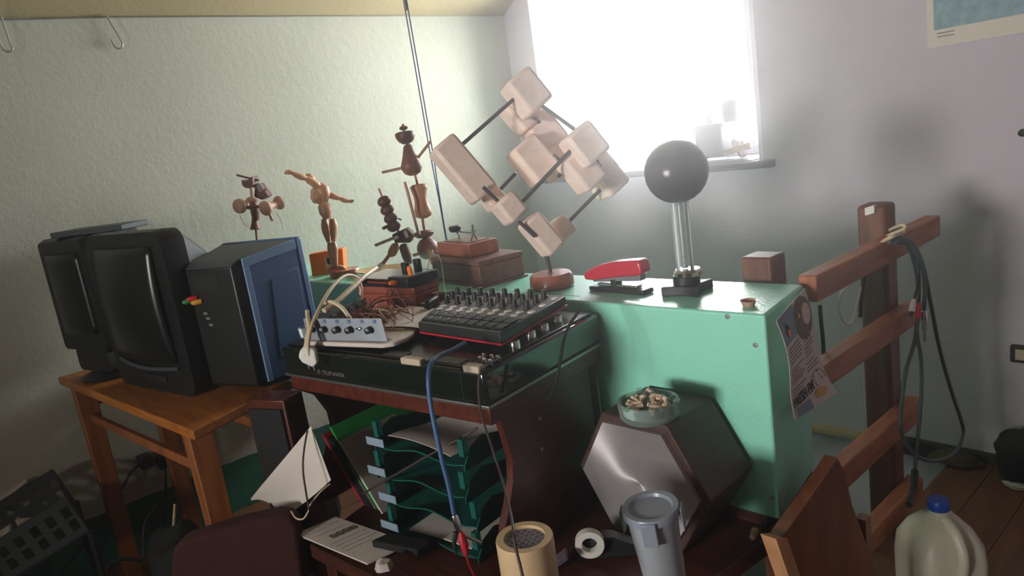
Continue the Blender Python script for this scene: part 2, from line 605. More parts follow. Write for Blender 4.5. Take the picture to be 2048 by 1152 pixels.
# floor boards: the room's floor with the stair opening left free behind the mint chest
m = MB()
k = -3.27
xs = [-3.27]
while k < 2.1:
    k = min(2.1, k + 0.145)
    xs.append(k)
for a, b in zip(xs[:-1], xs[1:]):
    m.box((a + 0.0015, -2.8, -0.05), (b - 0.0015, 1.66, 0.0))
    if a > -1.0:
        m.box((a + 0.0015, 1.6615, -0.05), (b - 0.0015, 3.017, 0.0))
m.box((-3.27, -2.8, -0.09), (2.1, 1.66, -0.051))
m.box((-0.96, 1.66, -0.09), (2.1, 3.017, -0.051))
m.keep_origin = True
struct(m.build('floor', M_plank))
m = MB()
m.box((-3.27, 1.66, -1.4), (-0.9, 3.017, -1.25))
m.keep_origin = True
struct(m.build('floor_stairwell', M_conc))
m = MB()
m.box((-0.955, 1.60, -1.4), (-0.905, 3.017, -0.092))
m.box((-3.27, 1.60, -1.4), (-0.955, 1.655, -0.092))
m.keep_origin = True
struct(m.build('wall_stairwell', M_conc))

# ledge at the foot of the back wall over the stair well, dark skirting by the boards
m = MB()
m.box((-3.27, 2.965, -0.012), (-1.28, 3.017, 0.012))
struct(m.build('trim_1', M_ceil, bevel=0.004))
m = MB()
m.box((-1.28, 2.985, -0.035), (2.1, 3.017, 0.035))
struct(m.build('baseboard_back', M_socket, bevel=0.003))
m = MB()
m.box((-3.27, 3.008, -1.25), (-0.97, 3.017, -0.014))
struct(m.build('trim_2', M_conc))

# the window: casement frame at the outer face of the wall, glass, dark sill board
WT = bpy.data.objects.new('window_1', None)
COL.objects.link(WT)
WT.location = (-2.4, 3.44, WZ0)
WORLD['window_1'] = Matrix.Translation((-2.4, 3.44, WZ0))
struct(WT)
m = MB()
for a, b in (((-3.056, 3.42, 1.235), (-3.0, 3.46, 2.32)), ((-1.82, 3.42, 1.235), (-1.76, 3.46, 2.32)),
             ((-3.0, 3.42, 1.235), (-1.82, 3.46, 1.285)), ((-3.0, 3.42, 2.26), (-1.82, 3.46, 2.32)), ((-2.15, 3.42, 1.285), (-2.09, 3.46, 2.26))):
    m.box(a, b)
m.build('window_frame', M_frame, WT, world=True, bevel=0.004)
m = MB()
m.box((-3.0, 3.438, 1.285), (-1.82, 3.442, 2.26))
m.build('window_pane', M_glass, WT, world=True)
m = MB()   # sill board with a rounded nose, running past the splayed corner
prof = [(3.40, 1.205), (3.40, 1.238)] + [(2.965 - 0.018 * math.cos(t), 1.2215 + 0.0165 * math.sin(t)) for t in (1.57, 1.0, 0.4, -0.4, -1.0, -1.57)]
prof = [(3.03, 1.205), (3.03, 1.238), (2.965, 1.238), (2.952, 1.232), (2.948, 1.2215), (2.952, 1.211), (2.965, 1.205)]
m.prism([(-3.10, y, z) for y, z in prof], (1.455, 0, 0))
struct(m.build('trim_3', M_sill, bevel=0.006))
m = MB()
m.box((-3.056, 3.03, 1.2355), (-1.765, 3.42, 1.2395))
struct(m.build('trim_4', M_sill))

# curtain gathered at the right of the window
m = MB()
m.sheet(lambda u, v: (-2.08 + 0.30 * u, 3.36 + 0.02 * math.sin(u * 19) * (0.5 + 0.5 * v), 1.50 + 0.80 * (1 - v) + 0.03 * math.sin(u * 5) * v), 40, 10, 0.002)
tag(m.build('curtain', clear('sheer_curtain', (0.86, 0.87, 0.93), 0.85, 0.9)), 'sheer white curtain gathered at the right side of the bright window', 'curtain')

# things on the window sill
t = thing('storage_box', 'dull grey box standing on the window sill behind the black sphere', 'box', (-2.0654, 3.2000, 1.2450))
m = MB()
m.obox((-2.0569, 3.2000, 1.3334), (0.075, 0.0, 0), (0, 0.06, 0), (0, 0, 0.074))
m.build('box_body', M_clutter, t, world=True, bevel=0.006)
m = MB()
m.obox((-2.0494, 3.2000, 1.4111), (0.08, 0.0, 0), (0, 0.065, 0), (0, 0, 0.010))
m.build('box_lid', M_clutter, t, world=True, bevel=0.004)
c = Vector((-1.9598, 3.2000, 1.4183))
t = thing('mug', 'dark mug standing on the grey box on the window sill', 'mug', c)
m = MB()
m.lathe([(0.034, 0), (0.038, 0.01), (0.04, 0.1), (0.036, 0.1), (0.034, 0.012), (0.0, 0.012)], (0, 0, 0), n=24, cap=False)
m.lathe([(0.0, 0), (0.034, 0)], (0, 0, 0), n=24, cap=False)
m.build('mug_body', M_clutter, t)
m = MB()
m.tube([(-0.038 - 0.026 * math.sin(a), 0, 0.052 - 0.03 * math.cos(a)) for a in [PI * i / 10 for i in range(11)]], 0.006)
m.build('handle', M_clutter, t)
t = thing('bottle', 'small dark bottle at the left end of the sill clutter', 'bottle', (-2.0958, 3.2200, 1.4191))
m = MB()
m.lathe([(0.0, 0), (0.024, 0), (0.026, 0.01), (0.026, 0.06), (0.012, 0.085), (0.011, 0.1)], n=20)
m.build('bottle_body', M_clutter, t)
m = MB()
m.lathe([(0.013, 0.1), (0.013, 0.116)], n=16)
m.build('bottle_cap', M_clutter, t)
m = MB()
m.obox((-1.8677, 3.1000, 1.2924), (0.054, 0.02, 0.012), (-0.01, 0.03, 0), (0, 0, 0.014))
tag(m.build('foam_block', M_palewood, bevel=0.003), 'pale cream foam block lying at the right end of the window sill', 'block')
m = MB()
random.seed(3)
for i in range(9):
    m.ball(Vector((-1.9187, 3.2200, 1.3115)) + Vector((random.uniform(-.05, .05), random.uniform(-.03, .03), random.uniform(-.045, 0.01))), random.uniform(.015, .028), 8)
tag(m.build('plaster_rubble', M_wall_b), 'heap of crumbled plaster in the right corner of the window sill', 'rubble')
m = MB()
m.prism([(-2.3522, 3.2500, 1.4333), (-2.3127, 3.2500, 1.4447), (-2.1769, 3.2500, 1.3363), (-2.1710, 3.2500, 1.2463), (-2.1985, 3.2500, 1.2431), (-2.2146, 3.2500, 1.3217)], (0, 0.03, 0))
tag(m.build('card_panel', M_frame), 'white bent card leaning on the window sill above the sphere', 'card')
m = MB()
m.prism([(-2.3038, 3.3000, 1.4442), (-2.1600, 3.3000, 1.4740), (-2.1834, 3.3000, 1.2409), (-2.2349, 3.3000, 1.2446)], (0, 0.02, 0))
tag(m.build('card_panel', M_clutter), 'grey slanted card standing behind the white bent card', 'card')

# ------------------------------------------------------------------ on the walls
m = MB()
m.tube([(-3.262, -0.2, 2.158), (-3.262, 0.9, 2.182), (-3.262, 2.2, 2.186), (-3.262, 2.95, 2.19)], 0.003, 6)
tag(m.build('wall_wire', M_wire), 'thin grey wire running along the top of the left wall', 'wire')
def hook(lbl, y, rot):
    t = thing('wire_hook', lbl, 'hook', (-3.256, y, 2.06), 0, 'wire hooks on the left wall')
    m = MB()
    P = [(0.006, -0.03 * rot, 0.128), (0.006, 0.003 * rot, 0.03)] + [(0.006, -0.012 + 0.016 * math.cos(a), 0.015 + 0.016 * math.sin(a)) for a in (0, -0.8, -1.6, -2.4, -3.0)] + [(0.006, -0.032, 0.035)]
    m.tube(curve_pts(P, 4), 0.0035, 6)
    m.build('hook_wire', M_wire, t)
hook('pale wire hook hanging from the wire, second from the left', 0.92, 1.0)
hook('dark wire hook hanging at the far left edge of the wall', 0.545, 0.2)

# double blue cord hanging in front of the left wall, from a nail
t = thing('hanging_cord', 'doubled blue cord hanging down past the turned wood figures', 'cord', (-2.3839, 1.7200, 1.0855))
m = MB()
a, b = Vector((-2.4032, 1.7200, 2.1169)), Vector((-2.3856, 1.7200, 1.0792))
for dx in (-0.006, 0.006):
    P = []
    for i in range(13):
        u = i / 12
        s = dx * (1 if u < 0.62 else max(0.25, 1 - (u - 0.62) * 4))
        P.append(a.lerp(b, u) + Vector((0.8 * s, 0.6 * s, 0)))
    m.tube(P, 0.0026, 6)
m.build('cord', M_bluecord, t, world=True)
m = MB()
m.tube([a + Vector((-0.01, 0, 0.04)), a.lerp(b, 0.09)], 0.006, 8)
m.build('knot', M_wire, t, world=True)

# framed print on the back wall, top right
t = thing('poster', 'white poster with a blue grey picture high on the right wall', 'poster', (-0.72, 3.012, 1.6))
m = MB()
m.box((-1.018, 3.009, 1.595), (-0.42, 3.0165, 2.25))
ps = m.build('sheet', M_paper, t, world=True)
m = MB()
m.box((-0.995, 3.007, 1.655), (-0.45, 3.0095, 2.2))
m.build('picture', M_picture, ps, world=True)
m = MB()
for i in range(2):
    m.box((-0.985, 3.007, 1.640 - 0.012 * i), (-0.93, 3.0095, 1.643 - 0.012 * i))
m.build('caption', M_greyink, ps, world=True)

t = thing('wall_socket', 'dark framed wall socket at the right edge of the back wall', 'socket', (-0.70, 3.01, 0.46))
m = MB()
m.box((-0.76, 2.995, 0.425), (-0.62, 3.0165, 0.492))
m.build('frame', M_socket, t, world=True, bevel=0.006)
m = MB()
m.box((-0.742, 2.991, 0.438), (-0.64, 2.996, 0.479))
m.build('face_plate', M_beige, t, world=True, bevel=0.003)
m = MB()
m.lathe([(0, 0), (0.012, 0), (0.014, 0.01), (0.010, 0.03), (0, 0.034)], (-0.7237, 3.0160, 1.2621), (0, -1, 0), 14)
tag(m.build('wall_fixture', M_socket), 'small dark fixture on the wall at the right edge', 'fixture')

# power sockets with plugs under the table, on the left wall
t = thing('power_strip', 'white wall socket with black plugs under the orange table', 'socket', (-3.2620, 0.6788, 0.3880))
m = MB()
m.obox((-3.2620, 0.6788, 0.3880), (0.008, 0, 0), (0, 0.06, 0), (0, 0, 0.028))
m.build('socket_plate', M_beige, t, world=True, bevel=0.005)
for p in ((-3.2400, 0.6182, 0.3963), (-3.2400, 0.6861, 0.3673), (-3.2400, 0.7317, 0.4039)):
    m = MB()
    m.obox(p, (0.03, 0, 0), (0, 0.026, 0), (0, 0, 0.028))
    m.build('plug', M_blk, t, world=True, bevel=0.008)
def cable(name, lbl, pts, r, mt, n=8, grp=None):
    m = MB()
    m.tube(curve_pts(pts, 8), r, n)
    return tag(m.build(name, mt, sharp=60), lbl, 'cable', grp)
cable('power_cable', 'black power cable curving down from the left plug to the floor', [(-3.2350, 0.6068, 0.3956), (-3.2300, 0.5555, 0.3739), (-3.2300, 0.4983, 0.3094), (-3.2300, 0.4370, 0.2484), (-3.2200, 0.3338, 0.1693), (-3.2000, 0.2239, 0.0923)], 0.005, M_cable)
cable('power_cable', 'black power cable hanging straight down from the right plug', [(-3.2350, 0.6868, 0.3498), (-3.2400, 0.6746, 0.2723), (-3.2400, 0.6526, 0.1766), (-3.2000, 0.6167, 0.0894)], 0.005, M_cable)
cable('power_cable', 'black looped cable beside the front leg of the orange table', [(-2.8958, 0.5552, 0.3305), (-2.8896, 0.5038, 0.2947), (-2.8700, 0.4753, 0.2325), (-2.8468, 0.4512, 0.1706), (-2.8538, 0.4176, 0.1900), (-2.8949, 0.3699, 0.1917), (-2.9087, 0.3444, 0.1630)], 0.006, M_cable)

# ================================================================== MINT CHEST (frame M) and what stands on it
t = thing('mint_chest', 'long mint green painted wooden chest below the bright window', 'chest', (-0.796, 1.373, 0.0), math.radians(3.5))
m = MB()
m.hexa([(-2.43, 0.0, 0.56), (0.0, 0.0, 0.56), (-0.03, 0.27, 0.56), (-2.43, 0.27, 0.56), (-2.43, 0.0, 1.05), (0.0, 0.0, 1.05), (-0.03, 0.27, 1.05), (-2.43, 0.27, 1.05)])
body_o = m.build('chest_body', M_mint, t, bevel=0.006)
m = MB()
m.box((-2.40, 0.004, 0.53), (-0.034, 0.266, 0.5598))
m.build('plinth', M_desk, t, bevel=0.003)
for p in ((-0.0885, 0.0000, 1.0399), (-0.0267, 0.0000, 0.9794), (-0.0136, 0.0000, 0.6132)):
    m = MB()
    m.lathe([(0.0, -0.002), (0.006, -0.002), (0.006, 0.0015), (0.0, 0.002)], p, (0, -1, 0), 12)
    m.build('screw', M_galv, body_o)
m = MB()
m.box((-1.0, 0.042, 1.0499), (-0.55, 0.0435, 1.0505))
m.build('seam', M_socket, body_o)

def mint(x, y, z):     # a point of the chest's frame in world space
    return WORLD[t_chest.name] @ Vector((x, y, z))
t_chest = t

# flyer pinned to the end of the chest
t = thing('flyer', 'curled printed flyer pinned to the right end of the mint chest', 'flyer', WORLD[t_chest.name] @ Vector((0.004, 0.14, 0.9)), math.radians(8.0))
FT = (Vector((0, 0, 0)), )
def fly(u, v):      # u across (0 left, 1 right), v down
    tl, tr = Vector((0.0, 0.012 - 0.14, 0.135)), Vector((0.0, 0.20 - 0.14, 0.16))
    bl, br = Vector((0.0, 0.075 - 0.14, -0.118)), Vector((0.0, 0.285 - 0.14, -0.128))
    p = tl.lerp(tr, u).lerp(bl.lerp(br, u), v)
    p.x = 0.004 + 0.028 * math.sin(v * PI * 0.9) * (1 - u) * 0.6 + 0.035 * v * v * u + 0.006 * math.sin(v * 6)
    p.y += -0.02 * math.sin(v * PI) * (1 - u) - 0.012 * math.sin(v * PI) * u
    return p
m = MB()
m.sheet(fly, 12, 24, 0.0008)
sheet_o = m.build('sheet', M_paper, t)
def fpatch(name, u0, v0, u1, v1, mt, parent, off=0.0012, nu=6, nv=6, shape=None):
    m = MB()
    def fn(a, b):
        uu, vv = u0 + (u1 - u0) * a, v0 + (v1 - v0) * b
        if shape == 'oval':     # squeeze the patch towards an oval
            aa, bb = a * 2 - 1, b * 2 - 1
            k = math.sqrt(max(0, 1 - bb * bb * 0.98))
            uu = (u0 + u1) / 2 + (u1 - u0) / 2 * aa * k
        p = fly(uu, vv)
        return (p.x + off, p.y, p.z)
    m.sheet(fn, nu, nv, 0.0004)
    return m.build(name, mt, parent)
fpatch('header_print', 0.0, 0.0, 0.5, 0.24, M_blueink, sheet_o)
fpatch('oval_photo', 0.42, 0.0, 0.985, 0.36, M_photo, sheet_o, 0.0018, 8, 10, 'oval')
fpatch('face_print', 0.66, 0.08, 0.94, 0.26, M_skin, sheet_o, 0.0024, 6, 8, 'oval')
fpatch('yellow_pin', 0.53, 0.1, 0.6, 0.145, M_yel, sheet_o, 0.0035, 4, 4, 'oval')
fpatch('penguin_print', 0.12, 0.08, 0.22, 0.2, M_ink, sheet_o, 0.0020, 4, 6, 'oval')
fpatch('penguin_belly_print', 0.15, 0.13, 0.22, 0.2, M_orange, sheet_o, 0.0026, 4, 6, 'oval')
fpatch('sparkle_print', 0.08, 0.9, 0.42, 1.0, M_blueink, sheet_o, 0.0020, 6, 6)
fpatch('yellow_badge_print', 0.56, 0.86, 0.84, 0.95, M_yel, sheet_o, 0.0020, 6, 6, 'oval')
m = MB()
random.seed(5)
for col, (u0, u1) in enumerate(((0.06, 0.48), (0.55, 0.93))):
    for i in range(15 if col == 0 else 9):
        v = (0.28 + 0.034 * i) if col == 0 else (0.36 + 0.036 * i)
        if i in (5, 11):
            continue
        w = random.uniform(0.6, 1.0)
        def fn(a, b, u0=u0, u1=u1, v=v, w=w):
            p = fly(u0 + (u1 - u0) * a * w, v + 0.009 * b)
            return (p.x + 0.0012, p.y, p.z)
        m.sheet(fn, 6, 1, 0.0003)
m.build('text_lines', M_greyink, sheet_o)
m = MB()
ring = [fly(0.76 + 0.2 * math.cos(a), 0.79 + 0.09 * math.sin(a)) + Vector((0.0014, 0, 0)) for a in [PI + PI * 1.1 * i / 14 for i in range(15)]]
m.tube(ring, 0.0006, 5)
pts = [(0.62, 0.76), (0.69, 0.83), (0.66, 0.73), (0.80, 0.71), (0.86, 0.80)]
for p in pts:
    m.ball(fly(*p) + Vector((0.0014, 0, 0)), 0.0022, 8)
for a, b in ((0, 1), (2, 1), (3, 4)):
    m.tube([fly(*pts[a]) + Vector((0.0012, 0, 0)), fly(*pts[b]) + Vector((0.0012, 0, 0))], 0.0004, 4)
m.build('diagram_print', M_greyink, sheet_o)
m = text_bm('FRESH FM', 0.026, 0.0003, True)
o3, ex, ey = fly(0.04, 0.88), fly(0.60, 0.845) - fly(0.04, 0.88), fly(0.04, 0.80) - fly(0.04, 0.88)
ex3 = Vector(ex).normalized()
wd = max(p.x for p in m.v)
sc = Vector(ex).length / wd
out = []
for p in m.v:
    q = fly(0.04 + 0.56 * p.x / wd, 0.885 - 0.04 * p.x / wd - p.y * 1.5 / 0.28)
    out.append(Vector((q.x + 0.0014 + p.z, q.y, q.z)))
m.v = out
m.build('headline_lettering', M_ink, sheet_o)

# little cap on the chest's right end
t = thing('tiny_bowl', 'tiny pinkish bowl on the right end of the mint chest', 'cap', mint(-0.068, 0.062, 1.05))
m = MB()
m.lathe([(0.013, 0), (0.017, 0.010), (0.019, 0.013), (0.016, 0.012), (0.012, 0.003), (0.0, 0.003)], n=24, cap=False)
m.lathe([(0, 0), (0.013, 0)], n=24, cap=False)
m.build('bowl_shell', M_turn3, t)

# stapler
t = thing('stapler', 'red and black stapler lying on the mint chest', 'stapler', (-1.27, 1.46, 1.05), math.radians(-1))
m = MB()
m.box((-0.095, -0.022, 0.0), (0.1, 0.022, 0.013))
m.build('base', M_blk, t, bevel=0.004)
m = MB()
m.box((-0.07, -0.012, 0.014), (0.07, 0.012, 0.022))
m.build('anvil_spring', M_chrome, t, bevel=0.002)
m = MB()
m.prism([(-0.085, -0.012, 0.024), (0.085, -0.012, 0.036), (0.085, -0.012, 0.058), (-0.085, -0.012, 0.042)], (0, 0.024, 0))
m.build('magazine', M_galv, t, bevel=0.002)
m = MB()
top = [(-0.108, 0.030), (-0.112, 0.044), (-0.10, 0.055), (-0.06, 0.072), (0.0, 0.085), (0.06, 0.091), (0.085, 0.093), (0.095, 0.088), (0.099, 0.06), (0.088, 0.052), (0.0, 0.042), (-0.07, 0.030)]
m.prism([(x, -0.021, z) for x, z in top], (0, 0.042, 0))
m.build('handle_cover', M_red, t, bevel=0.006, seg=3)
m = MB()
m.box((-0.02, -0.014, 0.012), (0.0, 0.014, 0.034))
m.build('hinge', M_blk, t, bevel=0.002)

# sphere on a glass column
t = thing('sphere_ornament', 'black sphere on a clear glass column with star shaped foot', 'ornament', (-1.08, 1.5, 1.05), 0.2)
m = MB()
star = []
for i in range(8):
    a = PI / 4 * i + PI / 4 * 0.5
    r = 0.062 if i % 2 == 0 else 0.040
    star.append((r * math.cos(a), r * math.sin(a), 0.0))
sq = [(0.062, 0.062), (0, 0.045), (-0.062, 0.062), (-0.045, 0), (-0.062, -0.062), (0, -0.045), (0.062, -0.062), (0.045, 0)]
m.prism([(x * 0.8, y * 0.8, 0.0) for x, y in sq], (0, 0, 0.024))
m.build('foot', M_blk, t, bevel=0.002)
m = MB()
m.lathe([(0.0, 0.024), (0.034, 0.024), (0.034, 0.046), (0.0, 0.046)], n=28)
m.build('collar', M_blk, t, bevel=0.002)
m = MB()
m.lathe([(0.0, 0.046), (0.036, 0.046), (0.036, 0.056), (0.03, 0.062), (0.0, 0.062)], (0.006, 0, 0), n=28)
m.build('metal_cap', M_chrome, t)
m = MB()
m.lathe([(0.0225, 0.062), (0.0225, 0.25), (0.0185, 0.25), (0.0185, 0.062)], n=28, cap=False)
m.build('glass_tube', M_glass, t)
m = MB()
m.lathe([(0.0, 0.063), (0.008, 0.064), (0.008, 0.242), (0.0, 0.243)], n=16)
m.build('inner_rod', M_trim, t)
m = MB()
for z0 in (0.066, 0.215):
    m.tube([(0.0105 * math.cos(a), 0.0105 * math.sin(a), z0 + a * 0.0026) for a in [0.5 * i for i in range(26)]], 0.0016, 6)
m.build('spring', M_chrome, t)
m = MB()
for x in (-0.0155, 0.0155):
    m.tube([(x, 0, 0.062), (x, 0, 0.25)], 0.0022, 6)
m.build('side_wire', M_rod, t)
m = MB()
m.ball((0, 0, 0.308), 0.0785, 40)
m.build('sphere', M_ball, t, sharp=180)

# morse key boxes
t = thing('wooden_box', 'dark brown lidded wooden box under the small red brown box', 'box', mint(-1.08, 0.165, 1.05), math.radians(-7))
m = MB()
m.box((-0.17, -0.085, 0.006), (0.14, 0.085, 0.068))
m.build('box_body', M_boxw, t, bevel=0.003)
m = MB()
m.box((-0.172, -0.087, 0.069), (0.142, 0.087, 0.086))
m.build('box_lid', M_boxw, t, bevel=0.003)
m = MB()
m.box((-0.178, -0.092, 0.0), (0.148, 0.092, 0.0065))
m.build('base_board', M_boxw, t, bevel=0.002)
B1 = WORLD[t.name]
t = thing('telegraph_key', 'small red brown box with a brass key lever on top', 'telegraph key', B1 @ Vector((-0.035, 0.0, 0.0865)), math.radians(-7))
m = MB()
m.box((-0.125, -0.058, 0.0), (0.085, 0.058, 0.044))
m.build('box_body', M_boxw2, t, bevel=0.003)
m = MB()
m.box((-0.10, -0.04, 0.044), (0.062, 0.04, 0.0465))
m.build('inlay', M_boxw, t, bevel=0.001)
m = MB()
m.tube([(-0.088, 0, 0.072), (0.04, 0, 0.07)], 0.0028, 8)
m.build('lever', M_trim, t)
m = MB()
m.lathe([(0, 0.070), (0.016, 0.071), (0.021, 0.078), (0.021, 0.088), (0.017, 0.092), (0, 0.092)], (-0.085, 0, 0), n=20)
m.build('knob', M_blk, t)
m = MB()
m.tube([(-0.075, 0.004, 0.047), (-0.068, 0.004, 0.058), (-0.085, 0.002, 0.071)], 0.0028, 8)
m.build('contact_spring', M_chrome, t)
m = MB()
m.tube([(0.03, -0.012, 0.046), (0.034, 0, 0.07)], 0.0035, 8)
m.tube([(0.03, 0.012, 0.046), (0.034, 0, 0.07)], 0.0035, 8)
m.tube([(0.034, 0, 0.066), (0.034, 0, 0.098)], 0.0038, 8)
m.tube([(0.018, 0.0, 0.079), (0.05, 0.0, 0.078)], 0.0026, 8)
m.build('post', M_chrome, t)

# ------------------------------------------------------------------ tilted wooden block frame sculpture
t = thing('block_sculpture', 'tilted sculpture of pale wooden blocks joined by dark dowels on a round foot', 'sculpture', (-1.52, 1.45, 1.05))
m = MB()
m.lathe([(0.0, 0), (0.063, 0), (0.067, 0.006), (0.064, 0.034), (0.058, 0.042), (0.0, 0.044)], n=36)
m.build('foot', M_base, t)
AX, BX, CX = Vector((0.2527, 0.8337, 0.4910)), Vector((0.3696, 0.3858, -0.8453)), Vector((-0.8942, 0.3951, -0.2106))   # the frame's three tilted axes
m = MB()
m.tube([(0.0, 0, 0.04), Vector((-1.5245, 1.4453, 1.1499)) - Vector((-1.52, 1.45, 1.05))], 0.006, 10)
m.build('dowel', M_rod, t)
SZ = 0.00148
BLK = [((-1.6821, 1.3088, 1.4246), 56, 132, 62), ((-1.5631, 1.3610, 1.2988), 46, 50, 60), ((-1.5340, 1.4445, 1.2068), 44, 84, 56), ((-1.5687, 1.5600, 1.2026), 40, 44, 60),
       ((-1.6964, 1.4169, 1.3227), 40, 44, 56), ((-1.4245, 1.5546, 1.4435), 62, 70, 60), ((-1.4536, 1.5610, 1.3733), 56, 78, 60), ((-1.4919, 1.6950, 1.3418), 58, 84, 70),
       ((-1.6030, 1.5259, 1.6146), 62, 78, 66), ((-1.6845, 1.5709, 1.5621), 60, 70, 60), ((-1.6588, 1.6276, 1.4972), 66, 84, 60), ((-1.6216, 1.5353, 1.4173), 64, 88, 66), ((-1.6545, 1.6522, 1.4110), 66, 82, 60)]
for c, sa, sb, sc_ in BLK:
    m = MB()
    m.obox(c, AX * sa * SZ / 2, BX * sb * SZ / 2, CX * sc_ * SZ / 2)
    m.build('block', M_block, t, world=True, bevel=0.011, seg=2)
for a, b in (((-1.6087, 1.4851, 1.6067), (-1.6982, 1.3088, 1.4836)), ((-1.5747, 1.5351, 1.5885), (-1.4534, 1.5528, 1.4944)), ((-1.5389, 1.3750, 1.3030), (-1.4225, 1.5295, 1.4560)),
             ((-1.5503, 1.5697, 1.2147), (-1.4792, 1.6668, 1.3056)), ((-1.7191, 1.4574, 1.3355), (-1.6687, 1.5020, 1.3882)), ((-1.6006, 1.3087, 1.3715), (-1.5715, 1.3411, 1.3167)), ((-1.5345, 1.3668, 1.2612), (-1.5089, 1.3968, 1.2120)),
             ((-1.6291, 1.5748, 1.5433), (-1.6019, 1.5629, 1.5294)), ((-1.6052, 1.6111, 1.4218), (-1.5715, 1.5926, 1.4125)), ((-1.4720, 1.6498, 1.3980), (-1.4391, 1.6269, 1.3780)), ((-1.4951, 1.5105, 1.3682), (-1.5594, 1.5958, 1.3779))):
    m = MB()
    m.tube([a, b], 0.0058, 10)
    m.build('dowel', M_rod, t, world=True)

# ------------------------------------------------------------------ artist's mannequin
def rel(p, o):
    return Vector(p) - Vector(o)
DM = 2.915
t = thing('artist_mannequin', 'jointed pale wooden artist mannequin with arms flung wide', 'mannequin', (-2.625, 1.37, 1.05))
m = MB()
m.lathe([(0.0, 0), (0.058, 0), (0.062, 0.004), (0.062, 0.020), (0.058, 0.026), (0.0, 0.026)], n=36)
m.build('foot_disc', M_base, t)
m = MB()
m.tube([(-2.6464, 1.3480, 1.0762), (-2.6525, 1.3586, 1.1314)], 0.0028, 8)
m.build('support_rod', M_galv, t, world=True)
def limb(name, pts, rr, mt, parent, n=16):
    m = MB()
    P = curve_pts(pts, 6)
    k = len(P) - 1
    R = []
    for i in range(len(P)):
        u = i / k * (len(rr) - 1)
        j = min(int(u), len(rr) - 2)
        R.append(rr[j] + (rr[j + 1] - rr[j]) * (u - j))
    m.tube(P, R, n)
    return m.build(name, mt, parent, world=True, sharp=60)
limb('pelvis', [(-2.6994, 1.3753, 1.3553), (-2.6933, 1.3715, 1.3213), (-2.6843, 1.3697, 1.2827)], [0.012, 0.026, 0.026, 0.016], M_mann, t)
limb('torso', [(-2.7323, 1.3607, 1.4055), (-2.7125, 1.3664, 1.3755), (-2.7006, 1.3734, 1.3537)], [0.016, 0.033, 0.036, 0.020], M_mann, t)
limb('chest', [(-2.7081, 1.3786, 1.4219), (-2.6982, 1.3797, 1.3890), (-2.6915, 1.3735, 1.3453)], [0.014, 0.029, 0.027, 0.012], M_mann, t)
limb('head', [(-2.7842, 1.3664, 1.4661), (-2.7751, 1.3715, 1.4486), (-2.7519, 1.3734, 1.4186)], [0.008, 0.020, 0.020, 0.008], M_mann, t)
limb('upper_arm', [(-2.7045, 1.3777, 1.4057), (-2.6962, 1.3473, 1.4280), (-2.6998, 1.3199, 1.4540)], [0.010, 0.017, 0.014, 0.009], M_mann, t)
limb('forearm', [(-2.6996, 1.3194, 1.4521), (-2.6996, 1.2924, 1.4659), (-2.6994, 1.2660, 1.4813)], [0.009, 0.0135, 0.012, 0.007], M_mann, t)
limb('hand', [(-2.6994, 1.2660, 1.4813), (-2.7087, 1.2569, 1.4870), (-2.7187, 1.2441, 1.4835)], [0.006, 0.010, 0.009, 0.004], M_mann, t)
limb('upper_arm', [(-2.6922, 1.3988, 1.3777), (-2.6860, 1.4176, 1.3643), (-2.6785, 1.4384, 1.3525)], [0.010, 0.014, 0.012, 0.008], M_mann, t)
limb('forearm', [(-2.6785, 1.4384, 1.3525), (-2.6736, 1.4563, 1.3412), (-2.6612, 1.4688, 1.3347)], [0.008, 0.011, 0.009, 0.006], M_mann, t)
limb('hand', [(-2.6612, 1.4688, 1.3347), (-2.6545, 1.4768, 1.3352), (-2.6494, 1.4838, 1.3380)], [0.006, 0.008, 0.006, 0.003], M_mann, t)
limb('thigh', [(-2.6969, 1.3627, 1.2821), (-2.6918, 1.3560, 1.2424), (-2.6792, 1.3537, 1.1896)], [0.012, 0.016, 0.015, 0.009], M_mann, t)
limb('thigh', [(-2.6663, 1.3817, 1.2783), (-2.6612, 1.3750, 1.2388), (-2.6581, 1.3629, 1.1900)], [0.012, 0.017, 0.015, 0.009], M_mann, t)
limb('shin', [(-2.6778, 1.3547, 1.1873), (-2.6713, 1.3495, 1.1473), (-2.6610, 1.3423, 1.0872)], [0.009, 0.013, 0.011, 0.007], M_mann, t)
limb('shin', [(-2.6535, 1.3601, 1.1886), (-2.6482, 1.3529, 1.1472), (-2.6405, 1.3423, 1.0860)], [0.010, 0.0155, 0.012, 0.007], M_mann, t)
limb('foot', [(-2.6569, 1.3468, 1.0864), (-2.6519, 1.3223, 1.0901), (-2.6463, 1.2962, 1.0861)], [0.008, 0.010, 0.009, 0.005], M_mann, t)
limb('foot', [(-2.6406, 1.3428, 1.0879), (-2.6305, 1.3614, 1.0841), (-2.6241, 1.3795, 1.0678)], [0.008, 0.010, 0.009, 0.005], M_mann, t)

